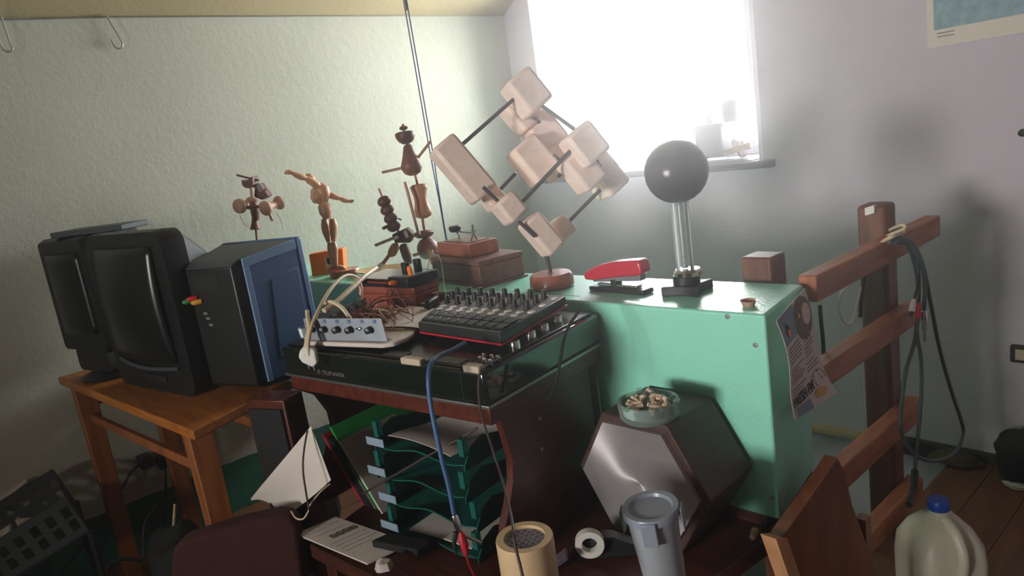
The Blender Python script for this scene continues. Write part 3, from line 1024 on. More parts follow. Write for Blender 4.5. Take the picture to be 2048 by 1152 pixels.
# orange padded box with barcode, behind the mannequin
t = thing('orange_parcel', 'bright orange card parcel with a barcode label behind the mannequin', 'parcel', (-2.7675, 1.3649, 1.0564))
m = MB()
m.prism([(-2.8246, 1.3246, 1.1404), (-2.7319, 1.4350, 1.1447), (-2.7217, 1.4155, 1.0467), (-2.8094, 1.3133, 1.0493)], (-0.03, 0.035, 0))
m.build('parcel_body', M_orange, t, world=True, bevel=0.004)
m = MB()
m.prism([(-2.7722, 1.3671, 1.1199), (-2.7531, 1.3895, 1.1198), (-2.7466, 1.3846, 1.0806), (-2.7655, 1.3617, 1.0786)], (-0.004, 0.005, 0))
m.build('label', M_paper, t, world=True)
m = MB()
for i in range(5):
    u = 0.26 + i * 0.12
    a, b = lerp((-2.7669, 1.3658, 1.1160), (-2.7506, 1.3852, 1.1165), u), lerp((-2.7611, 1.3639, 1.0890), (-2.7448, 1.3832, 1.0895), u)
    d = Vector((0.0004, 0.0004, 0)) * (1 if i % 2 else 1.5)
    m.prism([a - d, a + d, b + d, b - d], (-0.003, 0.003, 0))
m.build('barcode', M_ink, t, world=True)

# pale wooden plates lying behind the figures
t = thing('wooden_plate', 'pale grained wooden plate lying on the chest behind the striding figure', 'plate', (-2.44, 1.435, 1.0515), 0.3)
m = MB()
m.lathe([(0.0, 0.0), (0.06, 0.0), (0.098, 0.016), (0.1, 0.020), (0.094, 0.019), (0.058, 0.006), (0.0, 0.006)], n=36, cap=False)
for v in m.v:
    v.x *= 1.25
    v.y *= 0.8
m.build('plate_body', M_palewood, t)
m = MB()
m.tube([(-0.05, 0, 0.009), (0.06, 0.01, 0.009)], 0.003, 6)
m.build('mark', M_plank2, t)

# ------------------------------------------------------------------ turned wood figures
def bead(name, c, prof, axis, mt, parent, n=24):
    m = MB()
    m.lathe(prof, c, axis, n)
    return m.build(name, mt, parent, world=True, sharp=50)
def stick(name, a, b, r, mt, parent):
    m = MB()
    m.tube([a, b], r, 10)
    return m.build(name, mt, parent, world=True)
U = 0.00197   # metres per photo pixel at these figures' distance
def prof(lst):
    return [(r * U, h * U) for r, h in lst]

t = thing('turned_figure', 'tall figure of turned wood pieces with bowl hat and two stick arms', 'figure', Vector((-2.3568, 1.5971, 1.0616)))
ax = Vector((-2.4552, 1.6552, 1.6025)) - Vector((-2.3614, 1.5951, 1.0720))
bead('body_ball', (-2.3563, 1.6019, 1.0747), prof([(0, 0), (10, 1), (17, 6), (21, 14), (22, 22), (20, 31), (14, 39), (6, 43), (0, 44)]), ax, M_turn, t)
bead('hip_disc', (-2.3745, 1.6073, 1.1580), prof([(0, 0), (12, 1), (19, 5), (21, 9), (18, 13), (8, 15), (0, 15)]), (ax.x, ax.y, ax.z), M_turn, t)
stick('spine', (-2.3701, 1.6098, 1.1495), (-2.3884, 1.6228, 1.2574), 0.006, M_turn2, t)
bead('waist', (-2.3805, 1.6249, 1.2349), prof([(0, 0), (8, 0), (16, 4), (18, 11), (15, 24), (13, 36), (14, 48), (17, 58), (18, 63), (15, 67), (0, 68)]), ax, M_turn2, t)
stick('spine', (-2.4022, 1.6379, 1.3549), (-2.4182, 1.6414, 1.4244), 0.006, M_turn2, t)
bead('torso', (-2.4196, 1.6338, 1.4058), prof([(0, 0), (8, 0), (16, 4), (21, 14), (21, 21), (16, 35), (12, 48), (10, 57), (7, 61), (0, 62)]), ax, M_turn, t)
stick('neck', (-2.4396, 1.6463, 1.5178), (-2.4461, 1.6458, 1.5400), 0.005, M_turn, t)
bead('head_bowl', (-2.4442, 1.6448, 1.5302), prof([(0, 0), (8, 0), (15, 5), (19, 12), (20.5, 19), (19.5, 21), (17, 19), (0, 18)]), ax, M_turn4, t)
bead('finial', (-2.4539, 1.6499, 1.5814), prof([(0, -4), (2, -4), (2, 0), (7, 2), (9, 5), (7, 8), (3, 9), (2, 13), (0, 14)]), ax, M_turn4, t)
stick('arm', (-2.5016, 1.5460, 1.4327), (-2.4451, 1.6147, 1.4396), 0.0058, M_turn3, t)
stick('arm', (-2.4107, 1.6649, 1.4701), (-2.3817, 1.7165, 1.5244), 0.0058, M_turn3, t)
stick('staff', (-2.3878, 1.5702, 1.3859), (-2.3395, 1.5607, 1.1794), 0.0066, M_turn3, t)
stick('peg', (-2.3837, 1.5464, 1.1001), (-2.3634, 1.5718, 1.1052), 0.006, M_turn3, t)
stick('peg', (-2.3822, 1.6433, 1.1017), (-2.3647, 1.6687, 1.1172), 0.006, M_turn3, t)
stick('peg', (-2.3217, 1.6051, 1.1051), (-2.2987, 1.6258, 1.0853), 0.006, M_turn, t)
stick('foot_peg', (-2.2900, 1.5682, 1.1196), (-2.2804, 1.5623, 1.0661), 0.0095, M_turn2, t)

t = thing('turned_figure', 'striding figure of stacked dark beads with a stick on its head', 'figure', Vector((-2.3944, 1.4654, 1.0837)))
ax = Vector((-2.4433, 1.4903, 1.3403)) - Vector((-2.3922, 1.5024, 1.1906))
stick('head_stick', (-2.4531, 1.4902, 1.3757), (-2.4373, 1.4928, 1.3261), 0.005, M_turn3, t)
for i, c in enumerate(((-2.4327, 1.4938, 1.3121), (-2.4230, 1.4944, 1.2786), (-2.4120, 1.4965, 1.2448), (-2.4024, 1.4976, 1.2132))):
    bead('bead', c, prof([(0, -3), (7, -3), (12, 1), (14, 6), (12, 12), (8, 16), (0, 16)]), ax, M_turn4, t)
stick('spine', (-2.4094, 1.4993, 1.2443), (-2.3885, 1.5076, 1.1935), 0.005, M_turn2, t)
stick('cross_peg', (-2.4161, 1.4539, 1.2254), (-2.4163, 1.4875, 1.2328), 0.0065, M_turn, t)
stick('back_peg', (-2.4144, 1.5272, 1.2510), (-2.4050, 1.5358, 1.2434), 0.003, M_turn4, t)
m = MB()
m.prism([(-2.3929, 1.4719, 1.1966), (-2.3574, 1.5189, 1.2130), (-2.3381, 1.5326, 1.1850), (-2.3439, 1.5168, 1.1568), (-2.3822, 1.4744, 1.1649)], (-0.04, 0.04, 0.0))
m.build('hip_block', M_turn4, t, world=True, bevel=0.004)
m = MB()
m.prism([(-2.3602, 1.5049, 1.2039), (-2.3529, 1.5147, 1.2079), (-2.3449, 1.5153, 1.1805), (-2.3509, 1.5069, 1.1763)], (-0.004, 0.004, 0))
m.build('white_slot', M_whitepl, t, world=True, bevel=0.001)
stick('arm', (-2.4238, 1.4105, 1.1676), (-2.3724, 1.4774, 1.1878), 0.006, M_turn3, t)
bead('arm_tip', (-2.3716, 1.4692, 1.1837), prof([(0, 0), (3.4, 0), (3.4, 8), (0, 8)]), Vector((-2.3608, 1.4841, 1.1905)) - Vector((-2.3716, 1.4692, 1.1837)), M_whitepl, t)
bead('hip_disc', (-2.4015, 1.4742, 1.1371), prof([(0, -9), (9, -8), (14, -4), (16, 0), (14, 5), (9, 8), (0, 9)]), (-0.5, -0.5, 0.5), M_turn2, t)
limb('leg', [(-2.4010, 1.4553, 1.1253), (-2.4035, 1.4295, 1.1033), (-2.4062, 1.4047, 1.0851)], [0.007, 0.007, 0.009], M_turn2, t)
limb('leg_capsule', [(-2.3458, 1.4839, 1.1596), (-2.3396, 1.4849, 1.1400), (-2.3247, 1.4838, 1.0821)], [0.010, 0.0185, 0.0185, 0.0185, 0.012], M_turn4, t)
limb('shoe', [(-2.4019, 1.4136, 1.0971), (-2.4085, 1.4010, 1.0820), (-2.4200, 1.3823, 1.0661)], [0.008, 0.013, 0.010], M_whitepl, t)

t = thing('turned_figure', 'figure with two round reels for wheels behind the monitor', 'figure', Vector((-3.0328, 1.1884, 1.0855)))
stick('stem', (-3.0342, 1.1868, 1.0858), (-3.0554, 1.2206, 1.2686), 0.0045, M_turn, t)
ax = Vector((-3.0646, 1.2355, 1.3484)) - Vector((-3.0551, 1.2196, 1.2644))
bead('bell', (-3.0567, 1.2185, 1.2668), prof([(0, 0), (11, 0), (11, 3), (8, 12), (6, 24), (6, 32), (0, 33)]), ax, M_turn, t)
for c, dv in (((-3.0622, 1.1679, 1.3750), (-0.41, 0.65, 0.0)), ((-2.9608, 1.2322, 1.3511), (-0.25, 0.69, 0.1))):
    bead('reel', c, prof([(0, 0), (13, 0), (16, 3), (16, 9), (12, 13), (8, 22), (8, 36), (13, 42), (15, 45), (15, 49), (0, 49)]), dv, M_turn3, t)
limb('body', [(-3.0577, 1.2299, 1.3060), (-3.0526, 1.2305, 1.3382), (-3.0492, 1.2305, 1.3748), (-3.0533, 1.2325, 1.3960)], [0.014, 0.018, 0.016, 0.009], M_turn, t)
stick('axle', (-3.0523, 1.1925, 1.3663), (-2.9949, 1.2879, 1.3551), 0.007, M_turn, t)
bead('neck_ring', (-3.0502, 1.2346, 1.3913), prof([(0, -4), (8, -4), (10, 0), (8, 4), (0, 4)]), ax, M_turn3, t)
stick('neck', (-3.0549, 1.2319, 1.4004), (-3.0606, 1.2401, 1.4464), 0.006, M_turn3, t)
m = MB()
m.prism([(-3.0806, 1.2120, 1.4814), (-3.0714, 1.2183, 1.4672), (-3.0506, 1.2504, 1.4912), (-3.0455, 1.2443, 1.4536), (-3.0531, 1.2314, 1.4410), (-3.0673, 1.2163, 1.4461), (-3.0764, 1.2095, 1.4582)], (-0.04, 0.045, 0.0))
m.build('head_block', M_turn4, t, world=True, bevel=0.003)
stick('head_stick', (-3.1046, 1.2070, 1.5047), (-3.0594, 1.2800, 1.4682), 0.0048, M_turn, t)
m = MB()
m.prism([(-3.0705, 1.2592, 1.4440), (-3.0587, 1.2775, 1.4578), (-3.0298, 1.2924, 1.3984), (-3.0458, 1.2694, 1.3854), (-3.0693, 1.2473, 1.4027)], (-0.03, 0.035, 0.0))
m.build('back_block', M_turn4, t, world=True, bevel=0.003)
m = MB()
m.prism([(-3.0630, 1.2613, 1.4476), (-3.0524, 1.2770, 1.4576), (-3.0378, 1.2839, 1.4259), (-3.0499, 1.2672, 1.4182)], (-0.004, 0.004, 0))
m.build('pale_face', M_conc, t, world=True)
stick('back_peg', (-3.0294, 1.2668, 1.4153), (-2.9883, 1.2725, 1.4298), 0.005, M_turn, t)
stick('leg_peg', (-2.9642, 1.2538, 1.3326), (-2.9427, 1.2524, 1.2986), 0.0068, M_turn3, t)
m = MB()
m.tube(curve_pts([(-3.0444, 1.1617, 1.3396), (-3.0441, 1.1672, 1.3066), (-3.0361, 1.1851, 1.2839)], 6), 0.0012, 5)
m.tube(curve_pts([(-2.9834, 1.2922, 1.3261), (-2.9673, 1.3002, 1.2922), (-2.9589, 1.2952, 1.2456)], 6), 0.0012, 5)
m.build('thread', M_wire, t, world=True)

# ================================================================== TABLE WITH THE OLD SCREENS
TZ = 0.85
tl, tr_, trb, tlb = (-3.197, 0.395), (-2.005, 0.512), (-2.15, 0.865), (-3.225, 0.75)
t = thing('side_table', 'narrow orange pine table carrying the old screens by the left wall', 'table', (-2.65, 0.6, 0))
m = MB()
m.hexa([(*tl, TZ - 0.03), (*tr_, TZ - 0.03), (*trb, TZ - 0.03), (*tlb, TZ - 0.03), (*tl, TZ), (*tr_, TZ), (*trb, TZ), (*tlb, TZ)])
m.build('table_top', M_table, t, world=True, bevel=0.004)
LEGS = [(-3.06, 0.445), (-2.09, 0.545), (-2.22, 0.80), (-3.09, 0.70)]
for x, y in LEGS:
    m = MB()
    a, b = 0.034, 0.028
    m.hexa([(x - b, y - b, 0.0), (x + b, y - b, 0.0), (x + b, y + b, 0.0), (x - b, y + b, 0.0),
            (x - a, y - a, TZ - 0.031), (x + a, y - a, TZ - 0.031), (x + a, y + a, TZ - 0.031), (x - a, y + a, TZ - 0.031)])
    m.build('leg', M_leg, t, world=True, bevel=0.003)
for (a, b) in ((0, 1), (3, 2)):
    p, q = LEGS[a], LEGS[b]
    m = MB()
    d = Vector((q[0] - p[0], q[1] - p[1], 0)).normalized()
    c = Vector(((p[0] + q[0]) / 2, (p[1] + q[1]) / 2, 0.70))
    L = (Vector(q) - Vector(p)).length / 2 - 0.032
    m.obox(c, d * L, Vector((-d.y, d.x, 0)) * 0.009, (0, 0, 0.016))
    m.build('stretcher', M_leg, t, world=True, bevel=0.002)
# cross batten under the top at the far leg
m = MB()
m.hexa([(-3.055, 0.475, 0.74), (-3.04, 0.475, 0.74), (-3.06, 0.67, 0.74), (-3.075, 0.67, 0.74), (-3.055, 0.475, 0.775), (-3.04, 0.475, 0.775), (-3.06, 0.67, 0.775), (-3.075, 0.67, 0.775)])
m.build('batten', M_leg, t, world=True)


def rrect(w, z0, z1, r, k=5):       # rounded rectangle outline in xz
    P = []
    for cx, cz, a0 in ((w - r, z0 + r, -PI / 2), (w - r, z1 - r, 0), (-w + r, z1 - r, PI / 2), (-w + r, z0 + r, PI)):
        for i in range(k + 1):
            a = a0 + PI / 2 * i / k
            P.append((cx + r * math.cos(a), cz + r * math.sin(a)))
    return P


def loft(rings, cap=True):
    m = MB()
    n = len(rings[0])
    vs = [p for r in rings for p in r]
    fs = []
    for i in range(len(rings) - 1):
        for j in range(n):
            j2 = (j + 1) % n
            fs.append((i * n + j, i * n + j2, (i + 1) * n + j2, (i + 1) * n + j))
    if cap:
        fs.append(tuple(range(n - 1, -1, -1)))
        fs.append(tuple((len(rings) - 1) * n + j for j in range(n)))
    return m.add(vs, fs)


def ring(w, z0, z1, y, r=0.02, cx=0.0):
    return [(x + cx, y, z) for x, z in rrect(w, z0, z1, r)]


# middle television: bulging screen in a rounded black bezel, front towards -y of its own frame
t = thing('television', 'black tube television with curved dark screen, middle of the three on the table', 'television', (-2.545, 0.575, TZ), math.radians(11))
hw = 0.255
m = loft([ring(hw, 0.0, 0.525, 0.0, 0.05), ring(hw + 0.004, -0.0, 0.53, 0.03, 0.05), ring(hw, 0.0, 0.525, 0.075, 0.045)])
bez = m.build('bezel', M_tvcase2, t)
m = loft([ring(hw - 0.008, 0.012, 0.518, 0.0755, 0.04), ring(hw - 0.05, 0.02, 0.485, 0.13, 0.04), ring(0.13, 0.06, 0.40, 0.24, 0.04), ring(0.12, 0.07, 0.38, 0.27, 0.04)])
m.build('rear_casing', M_tvcase, t)
m = MB()
def scr(u, v):
    x, z = (u * 2 - 1), (v * 2 - 1)
    return (-0.015 + x * 0.205, -0.002 - 0.038 * (1 - x * x) * (1 - 0.5 * z * z) - 0.01 * (1 - z * z), 0.295 + z * 0.185)
m.sheet(scr, 14, 14, 0.004)
m.build('screen', M_screen, t, sharp=180)
m = MB()
m.tube(curve_pts([(-0.20, -0.003, 0.098), (-0.1, -0.012, 0.086), (0.02, -0.014, 0.082), (0.19, -0.004, 0.092)], 6), 0.007, 8)
m.build('lower_trim', M_tvcase, bez)
m = MB()
m.box((-0.05, -0.008, 0.035), (0.09, 0.004, 0.058))
m.build('control_flap', M_blk2, bez, bevel=0.002)

# left television on a pedestal, half hidden
t = thing('television', 'dark tube monitor standing against the left wall with a flat box on top', 'television', (-2.965, 0.475, TZ), math.radians(16))
hw = 0.147
m = loft([ring(hw, 0.115, 0.515, 0.0, 0.02), ring(hw, 0.11, 0.525, 0.02, 0.02), ring(hw, 0.11, 0.525, 0.05, 0.02)])
bez = m.build('bezel', M_tvcase2, t)
m = loft([ring(hw - 0.004, 0.114, 0.524, 0.0505, 0.02), ring(hw + 0.02, 0.10, 0.524, 0.22, 0.03, -0.03), ring(0.08, 0.14, 0.42, 0.25, 0.03, -0.03)])
m.build('rear_casing', M_tvcase, t)
m = MB()
m.sheet(lambda u, v: ((u * 2 - 1) * 0.118, -0.001 - 0.016 * (1 - (u * 2 - 1) ** 2), 0.325 + (v * 2 - 1) * 0.145), 10, 10, 0.003)
m.build('screen', M_screen, t, sharp=180)
m = loft([ring(0.11, 0.03, 0.116, 0.015, 0.02), ring(0.09, 0.03, 0.11, 0.12, 0.02)])
m.build('chin', M_tvcase2, t)
m = MB()
m.lathe([(0.0, 0), (0.105, 0), (0.11, 0.008), (0.08, 0.022), (0.05, 0.032), (0, 0.034)], (0, 0.075, 0), n=32)
m.build('swivel_foot', M_blk, t)

m = MB()
c1, c2 = Vector((-3.0, 0.465, 1.3775)), Vector((-2.72, 0.63, 1.3775))
d = (c2 - c1)
dd = Vector((-d.y, d.x, 0)).normalized() * 0.12
up = Vector((0, 0, 0.02))
m.prism([c1, c2, c2 + dd, c1 + dd], up)
tag(m.build('flat_box', M_tvcase, bevel=0.003), 'flat blue grey box lying on top of the left television', 'box')

# monitor seen from behind, with blue window light put into its side's colour
A3, L3 = Vector((-2.105, 0.735, 0)), Vector((-2.262, 0.672, 0))
ax3 = Vector((-0.37, 0.93, 0))
lat = Vector((0.93, 0.37, 0))
t = thing('monitor', 'black tube monitor turned away, its side coloured blue like window light', 'monitor', ((A3 + L3) / 2 + Vector((0, 0, TZ))), math.radians(21.7))
wB = 0.098
m = loft([[(x, 0.0, z) for x, z in ((-wB, 0.035), (wB, 0.035), (wB, 0.40), (-wB, 0.40))],
          [(x, 0.03, z) for x, z in ((-wB - 0.01, 0.02), (wB + 0.005, 0.02), (wB + 0.003, 0.415), (-wB - 0.01, 0.415))],
          [(x, 0.235, z) for x, z in ((-wB - 0.10, 0.0), (wB + 0.03, 0.0), (wB + 0.03, 0.435), (-wB - 0.10, 0.435))]])
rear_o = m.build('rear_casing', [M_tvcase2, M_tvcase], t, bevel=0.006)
m = loft([[(x, 0.237, z) for x, z in ((-wB - 0.105, -0.0), (wB + 0.033, -0.0), (wB + 0.033, 0.438), (-wB - 0.105, 0.438))],
          [(x, 0.27, z) for x, z in ((-wB - 0.105, -0.0), (wB + 0.033, -0.0), (wB + 0.033, 0.438), (-wB - 0.105, 0.438))]])
m.build('front_bezel', M_dkblue, t, bevel=0.008)
# blue side panel: raised frame in a painted highlight around a recessed field
m = MB()
s0, s1 = 0.055, 0.29
def side(y, f, out):     # point on the right flank: y along, f height fraction
    u = (y - 0.03) / 0.205
    x = wB + 0.005 + 0.025 * u
    zt, zb = 0.415 + 0.02 * u, 0.02 - 0.02 * u
    return Vector((x + out, y, zb + (zt - zb) * f))
for (ya, yb, fa, fb) in ((0.035, 0.233, 0.93, 0.998), (0.035, 0.052, 0.04, 0.93)):
    P = [side(ya, fa, 0.001), side(yb, fa, 0.001), side(yb, fb, 0.001), side(ya, fb, 0.001)]
    m.prism(P, (0.006, 0, 0))
m.build('side_frame', M_blue, t, bevel=0.001)
m = MB()
m.prism([side(0.052, 0.05, 0.0012), side(0.233, 0.05, 0.0012), side(0.233, 0.93, 0.0012), side(0.052, 0.93, 0.0012)], (0.0022, 0, 0))
side_o = m.build('side_panel', M_dkblue, t)
m = MB()
m.prism([side(0.095, 0.2, 0.0035), side(0.215, 0.12, 0.0035), side(0.225, 0.80, 0.0035), side(0.12, 0.78, 0.0035)], (0.003, 0, 0))
m.build('side_boss', M_dkblue, side_o, bevel=0.002)
for nm, px, mt in (('green_plug', (-2.2656, 0.6622, 1.1546), M_green), ('red_plug', (-2.2503, 0.6828, 1.1629), M_dkred), ('yellow_plug', (-2.2378, 0.6939, 1.1515), M_yel)):
    c = WORLD[t.name].inverted() @ Vector(px)
    m = MB()
    m.lathe([(0, 0.0), (0.007, 0.0), (0.008, 0.006), (0.008, 0.022), (0.006, 0.03), (0, 0.03)], (c.x, -0.0005, c.z), (-0.75, -0.65, -0.05), 14)
    m.build(nm, mt, rear_o)
m = MB()
for p in ((-2.2412, 0.7090, 1.1127), (-2.2352, 0.7109, 1.0969), (-2.2290, 0.7118, 1.0767)):
    c = WORLD[t.name].inverted() @ Vector(p)
    m.box((c.x - 0.007, -0.0012, c.z - 0.004), (c.x + 0.009, 0.0, c.z + 0.004))
m.build('rear_label', M_greyink, rear_o)
m = MB()
for i in range(9):
    m.box((-0.075, -0.001, 0.33 + i * 0.006), (0.03, 0.0, 0.3325 + i * 0.006))
m.build('vent_slots', M_blk2, rear_o)

# ================================================================== DESK, CONSOLE STAND, HI-FI (frame K)
KL = (-1.244, 0.937, 0.0)      # corner the things on the desk are measured from
DL = (-1.169, 0.881, 0.0)      # front right corner of the hi-fi deck
KR = math.radians(9.2)
DS = 0.94
DF = Matrix.Translation(Vector(DL)) @ Matrix.Rotation(KR, 4, 'Z')
def kd(x, y, z):       # deck measure to world
    return DF @ Vector((DS * x, DS * y, DS * z + 0.09))
def DM4(x, y, z, dr=0.0):
    return Matrix.Translation(kd(x, y, z)) @ Matrix.Rotation(KR + dr, 4, 'Z') @ Matrix.Scale(DS, 4)
DZ = 0.53
t = thing('desk', 'dark red brown wooden desk under the console stand and the mint chest', 'desk', (-1.3, 1.1, 0))
m = MB()
m.hexa([(-1.74, 0.655, DZ - 0.04), (-0.86, 0.74, DZ - 0.04), (-0.775, 1.655, DZ - 0.04), (-2.0, 1.50, DZ - 0.04),
        (-1.74, 0.655, DZ), (-0.86, 0.74, DZ), (-0.775, 1.655, DZ), (-2.0, 1.50, DZ)])
m.build('desk_top', M_desk, t, world=True, bevel=0.004)
for x, y in ((-1.72, 0.72), (-0.92, 0.80), (-0.86, 1.58), (-1.95, 1.42)):
    m = MB()
    m.box((x - 0.03, y - 0.03, 0.0), (x + 0.03, y + 0.03, DZ - 0.041))
    m.build('leg', M_desk, t, world=True, bevel=0.003)

t = thing('console_stand', 'mahogany stand with curved side panels under the hi-fi deck', 'stand', (DL[0], DL[1], 0), KR)
cv = [(0.055, 0.86), (0.07, 0.80), (0.078, 0.74), (0.07, 0.69), (0.045, 0.64), (0.015, 0.59), (-0.005, 0.53), (0.44, 0.53), (0.44, 0.86)]
for x in (-0.045, -0.82):
    m = MB()
    sb_ = 0.0 if x > -0.1 else 0.05      # the far panel is cut back further at its foot
    m.prism([(x * 0.94, y * 0.94 + (sb_ * min(1, (0.86 - z) / 0.15) if y < 0.3 else 0), 0.94 * z + 0.09 if z > 0.531 else z) for y, z in cv], (0.021, 0, 0))
    m.build('side_panel', M_maho, t, bevel=0.002)
m = MB()
m.box((-0.721, 0.395, 0.53), (-0.044, 0.41, 0.897))
m.build('back_panel', M_maho, t)
for p in ((-0.0213, 0.19, 0.84), (-0.0213, 0.18, 0.765)):
    m = MB()
    m.lathe([(0, 0), (0.006, 0), (0.005, 0.003), (0, 0.004)], p, (1, 0, 0), 12)
    m.build('screw_cap', M_trim, t)

t = thing('hifi_deck', 'wide smoked black hi-fi deck with a metal strip and wooden base', 'hi-fi', mat4=DM4(0, 0, 0.86))
m = MB()
m.box((-0.795, 0.008, 0.0), (-0.006, 0.485, 0.045))
m.build('wooden_base', M_maho, t, bevel=0.003)
m = MB()
m.box((-0.803, -0.003, 0.0452), (0.003, 0.492, 0.053))
m.build('metal_strip', M_trim, t, bevel=0.001)
m = MB()
m.box((-0.80, 0.0, 0.0532), (0.0, 0.489, 0.134))
upper_o = m.build('upper_body', M_smoke, t, bevel=0.008)
m = MB()
m.box((-0.785, 0.014, 0.1342), (-0.012, 0.476, 0.140))
m.build('top_deck', M_smoke_top, t, bevel=0.003)
m = MB()
m.box((-0.0735, -0.0012, 0.056), (-0.0715, 0.0, 0.133))
m.box((-0.0735, 0.014, 0.1395), (-0.0715, 0.12, 0.1408))
m.build('seam', M_blk2, upper_o)
def K0(p):       # a point given in the console frame, shifted into the deck's own frame
    return Vector((p[0] / DS, p[1] / DS, 0))
for x0, x1, y0, y1 in ((-0.275, -0.205, -0.001, 0.022), (-0.062, -0.012, -0.001, 0.024)):
    m = MB()
    m.box((x0, y0, 0.128), (x1, y1, 0.146))
    m.build('push_button', M_beige, t, bevel=0.004)
for x0, x1 in ((-0.36, -0.285), (-0.195, -0.085)):
    m = MB()
    m.box((x0, 0.016, 0.1401), (x1, 0.05, 0.1425))
    m.build('scale_window', M_socket, t, bevel=0.001)
for p in ((-0.0268, 0.1446, 1.0300), (-0.0370, 0.2189, 1.0300), (-0.0398, 0.2753, 1.0300), (-0.0497, 0.3466, 1.0300)):
    p = K0(p)
    m = MB()
    m.lathe([(0, 0.138), (0.0145, 0.138), (0.0145, 0.144), (0.0135, 0.158), (0.012, 0.160), (0, 0.160)], (p.x, p.y, 0), n=24)
    m.build('chrome_knob', M_chrome, t)
p = K0((-0.8137, 0.1091, 1.0300))
m = MB()
m.lathe([(0, 0.138), (0.0145, 0.138), (0.0135, 0.158), (0.012, 0.160), (0, 0.160)], (-0.778, 0.115, 0), n=24)
m.build('chrome_knob', M_chrome, t)
for p in ((-0.0473, 0.0470, 1.0300), (-0.0270, 0.0389, 1.0300), (-0.0094, 0.0369, 1.0300), (-0.0293, 0.0654, 1.0300), (-0.0104, 0.0635, 1.0300), (-0.0535, 0.0661, 1.0300)):
    p = K0(p)
    m = MB()
    m.lathe([(0, 0.139), (0.0055, 0.139), (0.005, 0.151), (0, 0.152)], (p.x, p.y, 0), n=14)
    m.build('small_knob', M_chrome, t)
m = place(text_bm('TELEFUNKEN', 0.0165, 0.0004), (-0.615, -0.0008, 0.068), (1, 0, 0), (0, 0, 1))
m.build('lettering', M_greyink, upper_o)
m = MB()
m.tube([(-0.63 + 0.006 * math.cos(a), -0.0008, 0.0735 + 0.006 * math.sin(a)) for a in [PI * i / 8 for i in range(17)]], 0.0007, 5)
m.prism([(-0.634, -0.0004, 0.0725), (-0.626, -0.0004, 0.0725), (-0.626, -0.0004, 0.0745), (-0.634, -0.0004, 0.0745)], (0, -0.0008, 0))
m.build('emblem', M_greyink, upper_o)

KM = Matrix.Translation(Vector(KL)) @ Matrix.Rotation(KR, 4, 'Z')
def kw(x, y, z):
    return KM @ Vector((x, y, z))

# ------------------------------------------------------------------ small mixer controller
o = Vector((-0.42, 0.15, 0)); 
fl, fr_, br, bl = [Vector(p) for p in ((-0.3311, 0.1387, 1.0590), (-0.0306, 0.1050, 1.0590), (-0.0771, 0.4331, 1.0590), (-0.4858, 0.4382, 1.0590))]
t = thing('mixer_controller', 'black mixer controller with rows of knobs and pads and a red base edge', 'controller', DF @ Vector((0, 0, 1.0402)), KR)
Z0 = 1.0
def cp(u, v, h=0.028):       # point on the controller's top: u left to right, v front to back
    p = fl.lerp(fr_, u).lerp(bl.lerp(br, u), v)
    return Vector((p.x, p.y, h))
def slab(u0, v0, u1, v1, h0, h1):
    return MB().hexa([cp(u0, v0, h0), cp(u1, v0, h0), cp(u1, v1, h0), cp(u0, v1, h0), cp(u0, v0, h1), cp(u1, v0, h1), cp(u1, v1, h1), cp(u0, v1, h1)])
slab(0.0, 0.0, 1, 1, 0.012, 0.036).build('case', M_blk, t, bevel=0.003)
slab(-0.004, -0.004, 1.004, 1.004, 0.0075, 0.0119).build('red_base', M_dkred, t, bevel=0.001)
for u in (0.08, 0.92):
    for v in (0.1, 0.9):
        m = MB()
        m.lathe([(0, 0.0005), (0.012, 0.0005), (0.012, 0.0074), (0, 0.0074)], cp(u, v, 0), n=14)
        m.build('rubber_foot', M_blk2, t)
slab(0.02, 0.33, 0.99, 0.985, 0.0361, 0.0372).build('face_plate', mat('grey_violet_plate', srgb(104, 98, 108), 0.5, 0, 0.04), t)
for r, v in enumerate((0.60, 0.755, 0.90)):
    for c in range(8):
        u = 0.075 + c * 0.114
        m = MB()
        m.lathe([(0, 0.037), (0.0098, 0.037), (0.0095, 0.042), (0.0075, 0.043), (0.0068, 0.058), (0.0058, 0.059), (0, 0.059)], cp(u, v, 0), n=14)
        m.build('knob', M_blk, t)
for r, v in enumerate((0.385, 0.475)):
    for c in range(8):
        u = 0.075 + c * 0.114
        m = MB()
        m.lathe([(0, 0.0372), (0.0105, 0.0372), (0.0095, 0.040), (0, 0.0405)], cp(u, v, 0), n=16)
        m.build('pad', M_whitepl, t)
for v in (0.50, 0.68, 0.88):
    m = MB()
    m.lathe([(0, 0.0372), (0.0105, 0.0372), (0.0095, 0.040), (0, 0.0405)], cp(0.965, v, 0), n=16)
    m.build('pad', M_whitepl, t)
for r, v in enumerate((0.07, 0.19)):
    for c in range(9):
        m = MB()
        u0 = 0.025 + c * 0.107
        p = slab(u0, v, u0 + 0.088, v + 0.105, 0.0362, 0.0415)
        p.build('fader_pad', M_blk2, t, bevel=0.0015)
m = MB()
for c in range(9):
    u0 = 0.0165 + c * 0.107
    q = slab(u0, 0.06, u0 + 0.005, 0.30, 0.0362, 0.0385)
    m.add(q.v, q.f)
q = slab(0.02, 0.179, 0.98, 0.186, 0.0362, 0.0385)
m.add(q.v, q.f)
m.build('divider_grid', M_greyink, t)

